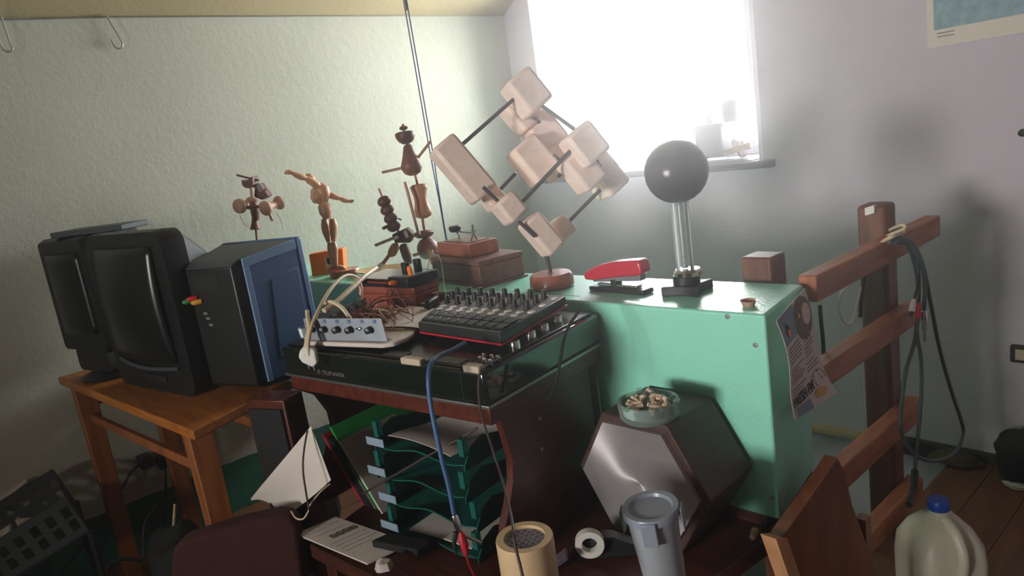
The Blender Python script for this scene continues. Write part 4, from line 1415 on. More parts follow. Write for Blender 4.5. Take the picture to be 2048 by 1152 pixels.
# ------------------------------------------------------------------ open circuit on a white board
t = thing('circuit_board', 'open home-made circuit with metal front plate wired up on a white board', 'circuit', mat4=DM4(-0.6, 0.1, 1.0110))
CB = WORLD[t.name]
OFF = Vector((0.6, -0.1, 0.0))
def cb(x, y, z):
    return Vector((x + 0.6, y - 0.1, z))
outl = [(-0.655, -0.012), (-0.375, 0.03), (-0.35, 0.05), (-0.342, 0.09), (-0.36, 0.13), (-0.51, 0.36), (-0.63, 0.345), (-0.66, 0.30), (-0.72, 0.12), (-0.70, 0.02)]
m = MB()
m.prism([cb(x, y, 0.0005) for x, y in outl], (0, 0, 0.013))
m.build('white_board', M_paper2, t, bevel=0.004)
m = MB()      # galvanised front plate, leaning back a little, with a folded foot
f0, f1 = Vector(cb(-0.655, 0.0, 0.0137)), Vector(cb(-0.372, 0.05, 0.0137))
fd = (f1 - f0).normalized()
bk = Vector((-fd.y, fd.x, 0))
upv = Vector((0, 0, 0.062)) + bk * 0.004 
m.prism([f0, f1, f1 + upv - fd * 0.012, f0 + upv - fd * 0.004], bk * 0.0022)
m.prism([f0, f1, f1 + bk * 0.02, f0 + bk * 0.02], (0, 0, 0.002))
plate_o = m.build('front_plate', M_galv, t, bevel=0.0005)
def fp(u, h, out):
    return f0 + fd * (f1 - f0).length * u + upv * h - bk * out
for u in (0.09, 0.25, 0.42, 0.58, 0.82):
    m = MB()
    m.lathe([(0, 0.0), (0.0095, 0.0), (0.009, 0.016), (0.0075, 0.017), (0, 0.017)], fp(u, 0.52, 0.0003), -bk, 18)
    m.build('knob', M_blk, plate_o)
    m = MB()
    a = fp(u, 0.52, 0.0175)
    m.obox(a + upv * 0.06, fd * 0.0012, upv * 0.05, bk * 0.0004)
    m.build('pointer_mark', M_whitepl, plate_o)
m = MB()
m.lathe([(0, 0.0), (0.005, 0.0), (0.0045, 0.006), (0, 0.008)], fp(0.70, 0.56, 0.0003), -bk, 14)
m.lathe([(0, 0.0), (0.0025, 0.0), (0.0025, 0.003), (0, 0.003)], fp(0.655, 0.55, 0.0003), -bk, 10)
m.build('toggle_nut', M_chrome, plate_o)
for u in (0.08, 0.26, 0.42, 0.57, 0.73, 0.88):
    m = MB()
    m.obox(fp(u, 0.87, 0.0006), fd * 0.0055, upv * 0.075, bk * 0.0005)
    m.build('slot', M_dkblue, plate_o)
    m = MB()
    m.obox(fp(u, 0.87, 0.0016), fd * 0.0018, upv * 0.025, bk * 0.0004)
    m.build('slot_screw', M_galv, plate_o)
m = MB()      # second strip of the chassis, running back along the left edge
s0_, s1_ = cb(-0.655, 0.03, 0.014), cb(-0.70, 0.26, 0.014)
sd = (s1_ - s0_).normalized()
m.prism([s0_, s1_, s1_ + Vector((0, 0, 0.05)), s0_ + Vector((0, 0, 0.062))], Vector((sd.y, -sd.x, 0)) * 0.0022)
splate_o = m.build('side_plate', M_galv, t)
for i in range(5):
    m = MB()
    p = s0_.lerp(s1_, 0.15 + 0.17 * i) + Vector((0.0105, 0, 0.038))
    m.lathe([(0, 0), (0.008, 0), (0.008, 0.008), (0.003, 0.009), (0.003, 0.016), (0, 0.016)], p + Vector((-0.009, 0, 0)), (1, 0.15, 0.05), 14)
    m.build('potentiometer', M_galv, splate_o)
m = MB()
m.obox(cb(-0.575, 0.13, 0.026), (0.055, 0.008, 0), (-0.012, 0.085, 0), (0, 0, 0.0012))
bp_o = m.build('board_plate', M_pcb, t)
m = MB()
m.obox(cb(-0.50, 0.20, 0.016), (0.07, 0.012, 0), (-0.02, 0.07, 0), (0, 0, 0.001))
m.build('insulating_card', M_paper, t)
random.seed(21)
for i in range(26):
    m = MB()
    x, y = random.uniform(-0.62, -0.53), random.uniform(0.06, 0.20)
    m.lathe([(0, 0), (0.0035, 0), (0.0035, random.uniform(0.006, 0.014)), (0, 0.012)], cb(x, y, 0.0273), n=8)
    m.build('component', M_blk, bp_o)
def wires(name, n, mt, seed, box0, box1, hh, r):
    m = MB()
    random.seed(seed)
    for i in range(n):
        a = Vector((random.uniform(box0[0], box0[1]), random.uniform(box0[2], box0[3]), 0.028))
        b = Vector((random.uniform(box1[0], box1[1]), random.uniform(box1[2], box1[3]), random.uniform(0.018, 0.035)))
        c = a.lerp(b, 0.35) + Vector((random.uniform(-.03, .03), random.uniform(-.03, .03), random.uniform(hh * .4, hh)))
        d = a.lerp(b, 0.7) + Vector((random.uniform(-.03, .03), random.uniform(-.03, .03), random.uniform(hh * .3, hh)))
        m.tube([cb(*p) for p in curve_pts([a, c, d, b], 5)], r, 5)
    return m.build(name, mt, t, sharp=60)
wires('red_wiring', 16, M_copper, 4, (-0.62, -0.52, 0.05, 0.2), (-0.52, -0.40, 0.10, 0.26), 0.05, 0.0014)
wires('dark_wiring', 10, M_cable, 8, (-0.62, -0.54, 0.1, 0.26), (-0.58, -0.44, 0.15, 0.33), 0.07, 0.0013)
wires('pale_wiring', 5, M_cream, 12, (-0.60, -0.5, 0.08, 0.22), (-0.52, -0.42, 0.12, 0.28), 0.05, 0.0012)

# stacked papers and film under the board's right end
m = MB()
m.sheet(lambda u, v: kd(-0.50 + 0.14 * u - 0.10 * v, 0.14 + 0.20 * v + 0.02 * u, 1.0290 + 0.004 * math.sin(3 * u + 2 * v)), 8, 8, 0.001)
tag(m.build('paper_sheet', M_paper), 'white paper lying on the board beside the red brown box', 'paper')

# red brown box at the back of the deck, with a clear-topped black gadget on it
t = thing('wooden_box', 'red varnished wooden box standing behind the open circuit', 'box', mat4=DM4(-0.75, 0.362, 1.0110, 0.05))
m = MB()
m.box((-0.10, 0.0, 0.0), (0.155, 0.115, 0.050))
m.build('box_body', M_redwood, t, bevel=0.004)
m = MB()
m.box((-0.103, -0.003, 0.0505), (0.158, 0.118, 0.075))
m.build('box_lid', M_redwood, t, bevel=0.004)
BX = WORLD[t.name]
t = thing('effects_box', 'black electronic gadget with a clear cover and small knobs on the red box', 'gadget', mat4=Matrix.Translation(BX @ Vector((0.02, 0.0, 0.0755))) @ Matrix.Rotation(KR - 0.08, 4, 'Z') @ Matrix.Scale(DS, 4))
m = MB()
m.box((-0.125, -0.005, 0.0), (0.14, 0.12, 0.006))
m.box((-0.125, -0.005, 0.006), (-0.115, 0.12, 0.026))
m.box((0.04, -0.005, 0.006), (0.14, 0.12, 0.034))
m.box((-0.115, 0.11, 0.006), (0.04, 0.12, 0.026))
m.build('case', M_blk, t, bevel=0.002)
m = MB()
m.box((-0.128, -0.008, 0.0262), (0.04, 0.123, 0.0285))
m.build('clear_cover', M_pvc, t)
m = MB()
m.box((-0.10, 0.01, 0.0065), (0.03, 0.10, 0.012))
m.build('circuit_plate', M_pcb, t)
m = MB()
m.box((0.048, 0.01, 0.0342), (0.132, 0.108, 0.0352))
m.build('face_plate', M_galv, t)
for x, y, h, mt, nm in ((0.075, 0.045, 0.052, M_blk, 'switch_block'), (0.10, 0.075, 0.06, M_blk, 'switch_block')):
    m = MB()
    m.box((x - 0.011, y - 0.009, 0.0353), (x + 0.011, y + 0.009, 0.0353 + h * 0.7))
    m.build(nm, mt, t, bevel=0.002)
for x, y, axd in ((0.115, 0.03, (0.1, -0.1, 1)), (0.085, -0.006, (0, -1, 0.15))):
    m = MB()
    m.lathe([(0, 0), (0.007, 0), (0.0085, 0.02), (0.006, 0.028), (0, 0.028)], (x, y, 0.0355 if y > 0 else 0.018), axd, 14)
    m.build('orange_knob', M_orange, t)
m = MB()
m.tube(curve_pts([(0.125, 0.09, 0.036), (0.14, 0.10, 0.075), (0.165, 0.11, 0.082), (0.19, 0.10, 0.05), (0.21, 0.08, 0.0), (0.225, 0.07, -0.05)], 6), 0.0015, 6)
m.build('thin_wire', M_wire, t)

m = MB()
P = [Vector((-0.5866, 0.4813, 1.0300)), Vector((-0.6482, 0.6742, 1.0300)), Vector((-0.5892, 0.6386, 1.0300)), Vector((-0.5041, 0.4398, 1.0300))]
P = [(-0.575, 0.41, 1.0112), (-0.50, 0.395, 1.0112), (-0.545, 0.474, 1.0112), (-0.60, 0.474, 1.0112)]
m.prism([kd(*p) for p in P], (0, 0, 0.015))
tag(m.build('plank', M_plank2, bevel=0.002), 'short weathered plank lying between the red box and the mixer controller', 'plank')
t = thing('lighter', 'black lighter with a bright metal shield lying at the corner of the mixer controller', 'lighter', kd(-0.515, 0.36, 1.0270), KR)
m = MB()
m.obox((0, 0, 0.014), (0.012, -0.032, 0.0), (0.009, 0.004, 0), (0, 0, 0.012))
m.build('lighter_body', M_blk, t, bevel=0.005)
m = MB()
m.obox((0.012, -0.034, 0.0275), (0.006, -0.016, -0.002), (0.006, 0.0025, 0), (0, 0, 0.0014))
m.build('metal_shield', M_chrome, t)
m = MB()
m.obox((-0.012, 0.036, 0.018), (0.006, 0, 0), (0, 0.006, 0), (0, 0, 0.009))
m.build('red_button', M_dkred, t, bevel=0.002)
t = thing('battery_clip', 'black clip with three pale terminals lying on the weathered plank', 'clip', kd(-0.565, 0.44, 1.0275), KR)
m = MB()
m.box((-0.02, -0.015, 0), (0.02, 0.015, 0.022))
m.build('clip_body', M_blk, t, bevel=0.002)
for i in range(3):
    m = MB()
    m.box((-0.012 + 0.001 * i, -0.012 + i * 0.009, 0.0221), (0.012 + 0.001 * i, -0.008 + i * 0.009, 0.0245))
    m.build('terminal', M_beige, t)

# white mains cable and plug draped over the circuit
t = thing('mains_plug', 'white mains cable looping over the circuit to a plug on the deck front', 'plug', (-1.7460, 0.7574, 1.0212))
m = MB()
m.tube(curve_pts([(-1.7698, 0.7944, 1.1307), (-1.7490, 0.7827, 1.1113), (-1.7377, 0.7762, 1.0940), (-1.7225, 0.7519, 1.0558), (-1.7132, 0.7392, 1.0314)], 6), 0.0055, 8)
m.tube(curve_pts([(-1.7065, 0.7476, 1.0082), (-1.7098, 0.7516, 1.0575), (-1.7386, 0.7942, 1.1091), (-1.8015, 0.8857, 1.1628), (-1.8613, 0.9690, 1.1795), (-1.8879, 1.0197, 1.1601), (-1.8705, 1.0173, 1.1330), (-1.8612, 1.0077, 1.1134)], 8), 0.0052, 8)
m.tube(curve_pts([(-1.7910, 0.8588, 1.1339), (-1.7532, 0.8608, 1.1391), (-1.7093, 0.8638, 1.1253), (-1.6668, 0.8607, 1.0975)], 8), 0.0052, 8)
m.tube(curve_pts([(-1.7915, 0.8516, 1.1133), (-1.8058, 0.8981, 1.1238), (-1.8476, 0.9727, 1.1410), (-1.9062, 1.0570, 1.1565), (-1.9844, 1.1437, 1.1580)], 6), 0.008, 8)
m.build('cable', M_cream, t, world=True, sharp=60)
m = MB()
m.prism([(-1.7188, 0.7320, 1.0490), (-1.7093, 0.7456, 1.0567), (-1.6936, 0.7603, 1.0448), (-1.6865, 0.7576, 1.0105), (-1.6942, 0.7452, 1.0000), (-1.7135, 0.7277, 1.0163), (-1.7211, 0.7236, 1.0312)], (-0.02, 0.015, 0))
m.build('plug_body', M_whitepl, t, world=True, bevel=0.005)
m = MB()
for x in (618, 624, 630):
    pass
m.tube([(-1.7115, 0.7420, 1.0093), (-1.7043, 0.7382, 0.9954)], 0.0022, 8)
m.tube([(-1.7038, 0.7498, 1.0052), (-1.6948, 0.7478, 0.9910)], 0.0022, 8)
m.build('prong', M_chrome, t, world=True)

# clear dish at the left end of the deck
m = MB()
m.lathe([(0, 0), (0.018, 0), (0.021, 0.028), (0.019, 0.028), (0.017, 0.003), (0, 0.003)], kd(-0.745, 0.06, 1.0110), n=20)
tag(m.build('shot_glass', M_glass), 'small clear glass at the left end of the hi-fi deck', 'glass')

# cables over the deck
cable('signal_cable', 'blue cable hanging from under the mixer controller past the trays', [(-1.2667, 0.9177, 1.0669), (-1.2541, 0.8724, 1.0661), (-1.2421, 0.8272, 1.0682), (-1.2215, 0.7906, 1.0652), (-1.2077, 0.7699, 1.0436), (-1.2029, 0.7614, 0.9995), (-1.1937, 0.7558, 0.9485), (-1.1792, 0.7499, 0.8768), (-1.1663, 0.7469, 0.8202), (-1.1563, 0.7413, 0.7661)], 0.0055, M_bluecable)
cable('signal_cable', 'thin dark cable hanging down the front right corner of the deck to the tape', [(-1.1536, 0.9240, 1.0454), (-1.1435, 0.8763, 1.0466), (-1.1300, 0.8452, 1.0426), (-1.1236, 0.8286, 1.0116), (-1.1021, 0.8102, 0.9688), (-1.0557, 0.7887, 0.9186), (-1.0118, 0.7669, 0.8768), (-0.9005, 0.6897, 0.8816), (-0.8257, 0.6331, 0.8978), (-0.8090, 0.6187, 0.8850), (-0.7948, 0.6114, 0.8596), (-0.7827, 0.6046, 0.8381)], 0.0026, M_brcable)
cable('signal_cable', 'black cable running over the right end of the deck and down behind it', [(-1.1669, 1.1880, 1.0767), (-1.1529, 1.1391, 1.0599), (-1.1336, 1.0946, 1.0368), (-1.1229, 1.0653, 1.0000), (-1.1195, 1.0394, 0.9561), (-1.1213, 1.0135, 0.9260)], 0.004, M_cable)
cable('signal_cable', 'thin black lead stretched across the front of the letter trays', [(-1.6451, 0.7864, 0.6440), (-1.5077, 0.8158, 0.7235), (-1.4120, 0.8518, 0.7800), (-1.3388, 0.8882, 0.8216), (-1.2865, 0.9285, 0.8540)], 0.003, M_brcable)
t = thing('jack_connector', 'metal jack connector on the blue cable with a red crocodile clip', 'connector', (-1.1504, 0.7424, 0.7482))
m = MB()
a, b = Vector((-1.1561, 0.7408, 0.7641)), Vector((-1.1467, 0.7412, 0.7308))
m.lathe([(0, 0), (0.006, 0), (0.0075, 0.006), (0.0075, (b - a).length * 0.6), (0.006, (b - a).length), (0, (b - a).length)], a, b - a, 14)
m.build('barrel', M_chrome, t, world=True)
a, b = Vector((-1.1464, 0.7403, 0.7268)), Vector((-1.1153, 0.7685, 0.7006))
m = MB()
m.tube([a, b], [0.0045, 0.0032], 10)
m.build('jack_tip', M_chrome, t, world=True)
m = MB()
m.tube([(-1.1406, 0.7405, 0.7310), (-1.1386, 0.7391, 0.7188), (-1.1342, 0.7389, 0.7022), (-1.1310, 0.7367, 0.6840)], [0.004, 0.0085, 0.009, 0.005], 10)
m.build('red_clip', M_dkred, t, world=True)
m = MB()
m.tube(curve_pts([(-1.1310, 0.7367, 0.6840), (-1.1296, 0.7388, 0.6605), (-1.1274, 0.7467, 0.6281), (-1.1275, 0.7523, 0.6016)], 5), 0.0018, 6)
m.build('red_lead', M_dkred, t, world=True)
m = MB()
m.tube([(-1.1513, 0.7355, 0.7298), (-1.1527, 0.7273, 0.7095), (-1.1477, 0.7244, 0.6820)], [0.006, 0.005, 0.002], 8)
m.build('black_clip', M_blk, t, world=True)

# ------------------------------------------------------------------ letter trays
tray_src = None
TRAY_L = ['bottom letter tray of the sea green stack under the deck', 'second sea green letter tray from the bottom of the stack',
          'third sea green letter tray from the bottom of the stack', 'top letter tray of the sea green stack, holding a pinkish sheet']
for i in range(4):
    z = DZ + 0.001 + i * 0.079
    off = (0.0, 0.006, -0.004, 0.003)[i]
    if tray_src is None:
        t = thing('letter_tray', TRAY_L[0], 'letter tray', kw(-0.21, -0.06, z), KR, 'letter trays under the deck')
        m = MB()
        m.sheet(lambda u, v: ((u - 0.5) * 0.31, 0.0 + 0.30 * v, 0.006 + 0.018 * max(0, 1 - v * 9) * (0.5 + 0.5 * math.cos((u - 0.5) * 6.28 * 1.5)) + 0.002 * math.sin(u * 9)), 24, 12, 0.003)
        m.build('tray_floor', M_tray, t)
        for s in (-1, 1):
            m = MB()
            zz = [(0.0, 0.012), (0.03, 0.05), (0.07, 0.062), (0.13, 0.046), (0.19, 0.04), (0.25, 0.058), (0.30, 0.066)]
            m.prism([(s * 0.157 - 0.0015, y, 0.0) for y in (0.0, 0.30)] + [(s * 0.157 - 0.0015, y, h) for y, h in reversed(zz)], (0.003, 0, 0))
            m.build('side_wall', M_tray, t)
        m = MB()
        m.box((-0.155, 0.298, 0.0), (0.155, 0.301, 0.06))
        m.build('rear_wall', M_tray, t)
        m = MB()
        m.box((-0.185, -0.004, 0.012), (-0.118, 0.0, 0.034))
        m.build('label_holder', M_blueink, t, bevel=0.001)
        for sx in (-0.15, 0.15):
            for sy in (0.012, 0.288):
                m = MB()
                m.box((sx - 0.008, sy - 0.008, 0.034), (sx + 0.008, sy + 0.008, 0.0765))
                m.build('stacking_post', M_tray, t)
        tray_src = t
    else:
        t = copy_tree(tray_src)
        t.location = kw(-0.21 + off, -0.06 + off, z)
        t['label'] = TRAY_L[i]
m = MB()
m.sheet(lambda u, v: kw(-0.32 + 0.25 * u + 0.03 * v, -0.045 + 0.23 * v - 0.03 * u, DZ + 3 * 0.079 + 0.034 + 0.01 * math.sin(u * 3) + 0.008 * math.cos(v * 5)), 14, 14, 0.0012)
tag(m.build('paper_sheet', M_paper), 'pinkish white sheet of paper curling out of the top letter tray', 'paper')
m = MB()
m.sheet(lambda u, v: kw(-0.30 + 0.21 * u, -0.05 + 0.2 * v + 0.01 * u, DZ + 0.022 + 0.003 * math.sin(u * 4)), 8, 8, 0.003)
tag(m.build('paper_sheet', M_paper), 'pale paper edge sticking out of the bottom letter tray', 'paper')

# ------------------------------------------------------------------ leaning folders and sleeves
FO = [('record_sleeve', 'crimson folder, leftmost of the leaning row under the deck', M_fred, 0.235, 0.30, 0.008, -0.565),
      ('folder', 'black folder leaning directly against the crimson one', M_fblack, 0.228, 0.30, 0.007, -0.550),
      ('folder', 'black folder, second from the crimson one', M_fblack, 0.223, 0.29, 0.007, -0.537),
      ('folder', 'black folder leaning against the dark sleeves and the clear one', M_fblack, 0.220, 0.29, 0.006, -0.524),
      ('folder', 'grey translucent sleeve between the black folders and the green one', M_fgrey, 0.150, 0.28, 0.005, -0.511),
      ('folder', 'bright green folder leaning in the row under the deck', M_fgreen, 0.272, 0.30, 0.007, -0.497),
      ('folder', 'plain white sheet folder leaning in front of the green folder', M_paper, 0.235, 0.21, 0.006, -0.470)]
LD = Vector((-0.56, 0.0, 0.83)).normalized()
NR = Vector((LD.z, 0, -LD.x))
for nm, lbl, mt, hgt, dep, th, xb in FO:
    m = MB()
    b0 = Vector((xb + 0.012, 0.0 if mt is not M_paper else -0.01, DZ + 0.006))
    P = [b0, b0 + Vector((0, dep, 0)), b0 + Vector((0, dep, 0)) + LD * hgt, b0 + LD * hgt]
    vec = NR * th
    P = [kw(*p) for p in P]
    m.prism(P, (KM.to_3x3() @ vec))
    o = m.build('folder', mt, bevel=0.0008)
    tag(o, lbl, 'folder')

# crumpled white paper hanging at the left of the folders
m = MB()
c00, c10, c11, c01 = [Vector(kw(*p)) for p in ((-0.4869, -0.1500, 0.8533), (-0.4482, -0.1500, 0.7102), (-0.6726, -0.1500, 0.5563), (-0.8850, -0.1500, 0.5542))]
def sh(u, v):
    p = c00.lerp(c10, u).lerp(c01.lerp(c11, u), v)
    p = p + Vector((0.1, -0.9, 0)) * (0.012 * math.sin(u * 5 + v * 2) * v) + Vector((0, 0, 0.012 * math.sin(u * 7) * v * v))
    return p
m.sheet(sh, 14, 14, 0.0012)
tag(m.build('paper_sheet', M_paper), 'large white sheet of paper hanging crookedly left of the folders', 'paper')
cable('lead', 'white looped lead below the hanging white sheet', [(-1.7112, 0.6174, 0.6548), (-1.7017, 0.6225, 0.6357), (-1.6806, 0.6315, 0.6355), (-1.6732, 0.6451, 0.6508), (-1.6710, 0.6531, 0.6673), (-1.6651, 0.6830, 0.6900), (-1.6675, 0.7146, 0.6987)], 0.0022, M_cream)
cable('lead', 'thin brown lead hanging in front of the white sheet', [(-1.6958, 0.6978, 0.8486), (-1.6894, 0.6754, 0.8043), (-1.6788, 0.6577, 0.7597), (-1.6704, 0.6497, 0.7038), (-1.6627, 0.6446, 0.6600)], 0.0025, M_brcable)

# dark box left of the stand
t = thing('loudspeaker_box', 'dark brown box cabinet standing between the table and the console stand', 'cabinet', (-2.02, 0.67, 0), math.radians(25))
m = MB()
m.box((0.0, 0.0, 0.0), (0.14, 0.08, 0.88))
m.build('cabinet_body', M_maho, t, bevel=0.004)
m = MB()
m.box((0.012, -0.008, 0.06), (0.128, -0.0005, 0.855))
m.build('front_cloth', M_bag, t, bevel=0.002)

# ------------------------------------------------------------------ hexagonal loudspeaker with ashtray
HC = Vector((-1.016, 1.162, DZ))
t = thing('hexagonal_speaker', 'hexagonal walnut speaker with a spun steel front below the mint chest', 'speaker', HC, math.radians(3))
R1 = 0.181
hz = R1 * 0.866 + 0.0005
def hexa_ring(R, y):
    return [(R * math.cos(PI / 3 * i), y, hz + R * math.sin(PI / 3 * i)) for i in range(6)]
m = loft([hexa_ring(R1, 0.0), hexa_ring(R1, 0.185)])
m.build('cabinet', M_veneer, t, bevel=0.004)
m = MB()
n = 6
R2 = 0.160
vs = [(0, -0.0035, hz)] + [(x, -0.0035, z) for x, _, z in hexa_ring(R2, 0)] + [(x, -0.0005, z) for x, _, z in hexa_ring(R2 + 0.003, 0)]
# dished steel plate: rings towards the middle
vs, fs = [], []
NR_, NS = 10, 48
for i in range(NR_ + 1):
    f = i / NR_
    for j in range(NS):
        a = 2 * PI * j / NS
        k = math.cos(PI / 6) / math.cos((a % (PI / 3)) - PI / 6)
        vs.append((R2 * f * k * math.cos(a), -0.0125 + 0.010 * math.exp(-(f * 3.2) ** 2), hz + R2 * f * k * math.sin(a)))
for i in range(NR_):
    for j in range(NS):
        j2 = (j + 1) % NS
        fs.append((i * NS + j, i * NS + j2, (i + 1) * NS + j2, (i + 1) * NS + j))
m.add(vs, fs)
e = len(m.v)
m.v += [Vector((p.x, -0.0006, p.z)) for p in m.v[NR_ * NS:(NR_ + 1) * NS]]
for j in range(NS):
    j2 = (j + 1) % NS
    m.f.append((NR_ * NS + j, NR_ * NS + j2, e + j2, e + j))
    m.m.append(0)
sm = bpy.data.materials.new('spun_steel_plate')
sm.use_nodes = True
nt = sm.node_tree
b = nt.nodes['Principled BSDF']
b.inputs['Base Color'].default_value = (*srgb(205, 198, 200), 1)
b.inputs['Metallic'].default_value = 0.6
b.inputs['Roughness'].default_value = 0.4
b.inputs['Anisotropic'].default_value = 0.85
tg = nt.nodes.new('ShaderNodeTangent')
tg.direction_type = 'RADIAL'
tg.axis = 'Y'
nt.links.new(tg.outputs[0], b.inputs['Tangent'])
m.v = [Vector((p.x, p.y, p.z - hz)) for p in m.v]
o = m.build('steel_front', sm, t, sharp=50)
o.location = (0, 0, hz)

HT = DZ + 2 * R1 * 0.866 + 0.001
ASH = Vector((-0.9906, 1.1900, 0.8460))
ASH.z = HT
t = thing('ashtray', 'round glass ashtray full of butts on the hexagonal speaker', 'ashtray', ASH)
m = MB()
m.lathe([(0, 0), (0.060, 0), (0.066, 0.006), (0.069, 0.040), (0.064, 0.042), (0.061, 0.040), (0.058, 0.012), (0, 0.010)], n=40, cap=False)
m.build('glass_bowl', M_ashglass, t)
for a in (0.4, 2.5, 4.6):
    m = MB()
    m.obox((0.065 * math.cos(a), 0.065 * math.sin(a), 0.0405), Vector((math.cos(a), math.sin(a), 0)) * 0.007, Vector((-math.sin(a), math.cos(a), 0)) * 0.006, (0, 0, 0.004))
    m.build('rest', M_ashglass, t, bevel=0.001)
m = MB()
m.lathe([(0, 0.0105), (0.056, 0.0125), (0.045, 0.020), (0.02, 0.025), (0, 0.026)], n=28)
m.build('ash_bed', M_clutter, t)
random.seed(11)
butt = thing('cigarette_butt', 'cigarette butt in the glass ashtray on the hexagonal speaker', 'cigarette butt', ASH, 0, 'cigarette butts in the ashtray')
m = MB()
m.lathe([(0, 0), (0.0048, 0), (0.0048, 0.018), (0, 0.018)], n=10)
m.build('filter', M_filter, butt)
m = MB()
m.lathe([(0, 0.0181), (0.0047, 0.0181), (0.0042, 0.026), (0.0052, 0.030), (0, 0.031)], n=10)
m.build('paper_stub', M_ash, butt)
for i in range(42):
    o = butt if i == 0 else copy_tree(butt)
    a, r = random.uniform(0, 2 * PI), 0.045 * math.sqrt(random.random())
    d = Vector((random.uniform(-1, 1), random.uniform(-1, 1), random.uniform(-0.15, 0.55))).normalized()
    q = d.to_track_quat('Z', 'Y')
    p = ASH + Vector((r * math.cos(a), r * math.sin(a), 0.026 + 0.016 * random.random() - 0.02 * r)) - d * 0.015
    o.matrix_world = Matrix.Translation(p) @ q.to_matrix().to_4x4()

# ------------------------------------------------------------------ things on the desk's front
t = thing('food_container', 'tall cloudy plastic container with a clip lid in front of the steel speaker', 'container', (-0.8213, 0.9818, 0.5932))
top, bot = Vector((-0.8294, 0.9689, 0.7787)), Vector((-0.8255, 0.9890, 0.5817))
axd = top - bot
L = axd.length
t.matrix_world = Matrix.Translation(bot)
WORLD[t.name] = Matrix.Translation(bot)
m = MB()
m.lathe([(0, 0), (0.036, 0), (0.039, 0.006), (0.049, L - 0.012), (0.047, L - 0.012), (0.037, 0.008), (0, 0.005)], (0, 0, 0), axd, 36, cap=False)
m.build('body', M_cloudy, t)
m = MB()
m.lathe([(0, L - 0.006), (0.040, L - 0.006), (0.043, L), (0.053, L + 0.001), (0.055, L - 0.002), (0.055, L - 0.014), (0.0505, L - 0.014), (0.0505, L - 0.010), (0, L - 0.010)], (0, 0, 0), axd, 40, cap=False)
lid_o = m.build('lid', M_lid, t)
ux, uy, uz = frame_from(axd)
for a in (0.0, PI / 2, PI, 3 * PI / 2):
    a += 0.55
    d = ux * math.cos(a) + uy * math.sin(a)
    e = -ux * math.sin(a) + uy * math.cos(a)
    m = MB()
    m.obox(d * 0.0575 + uz * (L - 0.026), d * 0.002, e * 0.014, uz * 0.024)
    m.build('clip', M_lid, lid_o, bevel=0.003)

t = thing('packing_tape', 'cream roll of packing tape standing on the desk front', 'tape roll', (-0.8935, 0.7043, 0.7295))
top, bot = Vector((-0.8960, 0.7133, 0.8159)), Vector((-0.9061, 0.7154, 0.7119))
axd = (top - bot)
axd = Vector((0.0, 0.0, axd.length)) * 0.9 + axd * 0.1
L = axd.length
t.matrix_world = Matrix.Translation(bot)
WORLD[t.name] = Matrix.Translation(bot)
m = MB()
m.lathe([(0.037, 0), (0.050, 0), (0.051, 0.003), (0.051, L - 0.003), (0.050, L), (0.037, L), (0.037, 0)], (0, 0, 0), axd, 44, cap=False)
m.build('tape_winding', M_tape, t, sharp=30)
m = MB()
m.lathe([(0, 0.0), (0.0368, 0.0), (0.0368, L - 0.006), (0, L - 0.006)], (0, 0, 0), axd, 36)
core_o = m.build('core_filling', M_core, t)
m = MB()
ux, uy, uz = frame_from(axd)
for gx in range(-3, 4):
    for gy in range(-3, 4):
        q = ux * (gx * 0.0105 + 0.004 * (gy % 2)) + uy * gy * 0.0095
        if q.length < 0.032:
            m.lathe([(0, 0), (0.0036, 0), (0.0036, 0.0006), (0, 0.0006)], q + uz * (L - 0.006), uz, 8)
m.build('dot_pattern', M_clutter, core_o)

t = thing('tape_dispenser', 'black tape dispenser with a small white roll left of the plastic container', 'tape dispenser', (-1.0677, 1.0777, 0.5500), 0.75)
t.location.z = DZ
WORLD[t.name] = Matrix.Translation(t.location) @ Matrix.Rotation(0.75, 4, 'Z')
m = MB()
m.prism([(-0.075, -0.02, 0.0), (0.10, -0.02, 0.0), (0.105, -0.02, 0.02), (0.06, -0.02, 0.03), (0.02, -0.02, 0.05), (-0.02, -0.02, 0.055), (-0.06, -0.02, 0.04), (-0.078, -0.02, 0.02)], (0, 0.04, 0))
m.build('dispenser_body', M_blk, t, bevel=0.004)
m = MB()
m.lathe([(0.018, 0), (0.033, 0), (0.033, 0.019), (0.018, 0.019), (0.018, 0)], (-0.035, -0.041, 0.05), (0, 1, 0), 28, cap=False)
m.build('white_roll', M_whitepl, t)
m = MB()
m.prism([(0.095, -0.018, 0.021), (0.11, -0.018, 0.036), (0.118, -0.018, 0.030), (0.104, -0.018, 0.018)], (0, 0.036, 0))
m.build('cutter', M_galv, t)

def blob(cx, cy, cz, rx, ry, rz, seed, n=18):
    mb = MB()
    mb.ball((0, 0, 0), 1.0, n)
    for v in mb.v:
        w = 1 + 0.13 * math.sin(v.x * 5 + seed) * math.cos(v.y * 4 + seed * 2) + 0.08 * math.sin(v.z * 7 + seed)
        v.x, v.y, v.z = cx + v.x * rx * w, cy + v.y * ry * w, max(cz + v.z * rz * w, 0.0005)
    return mb
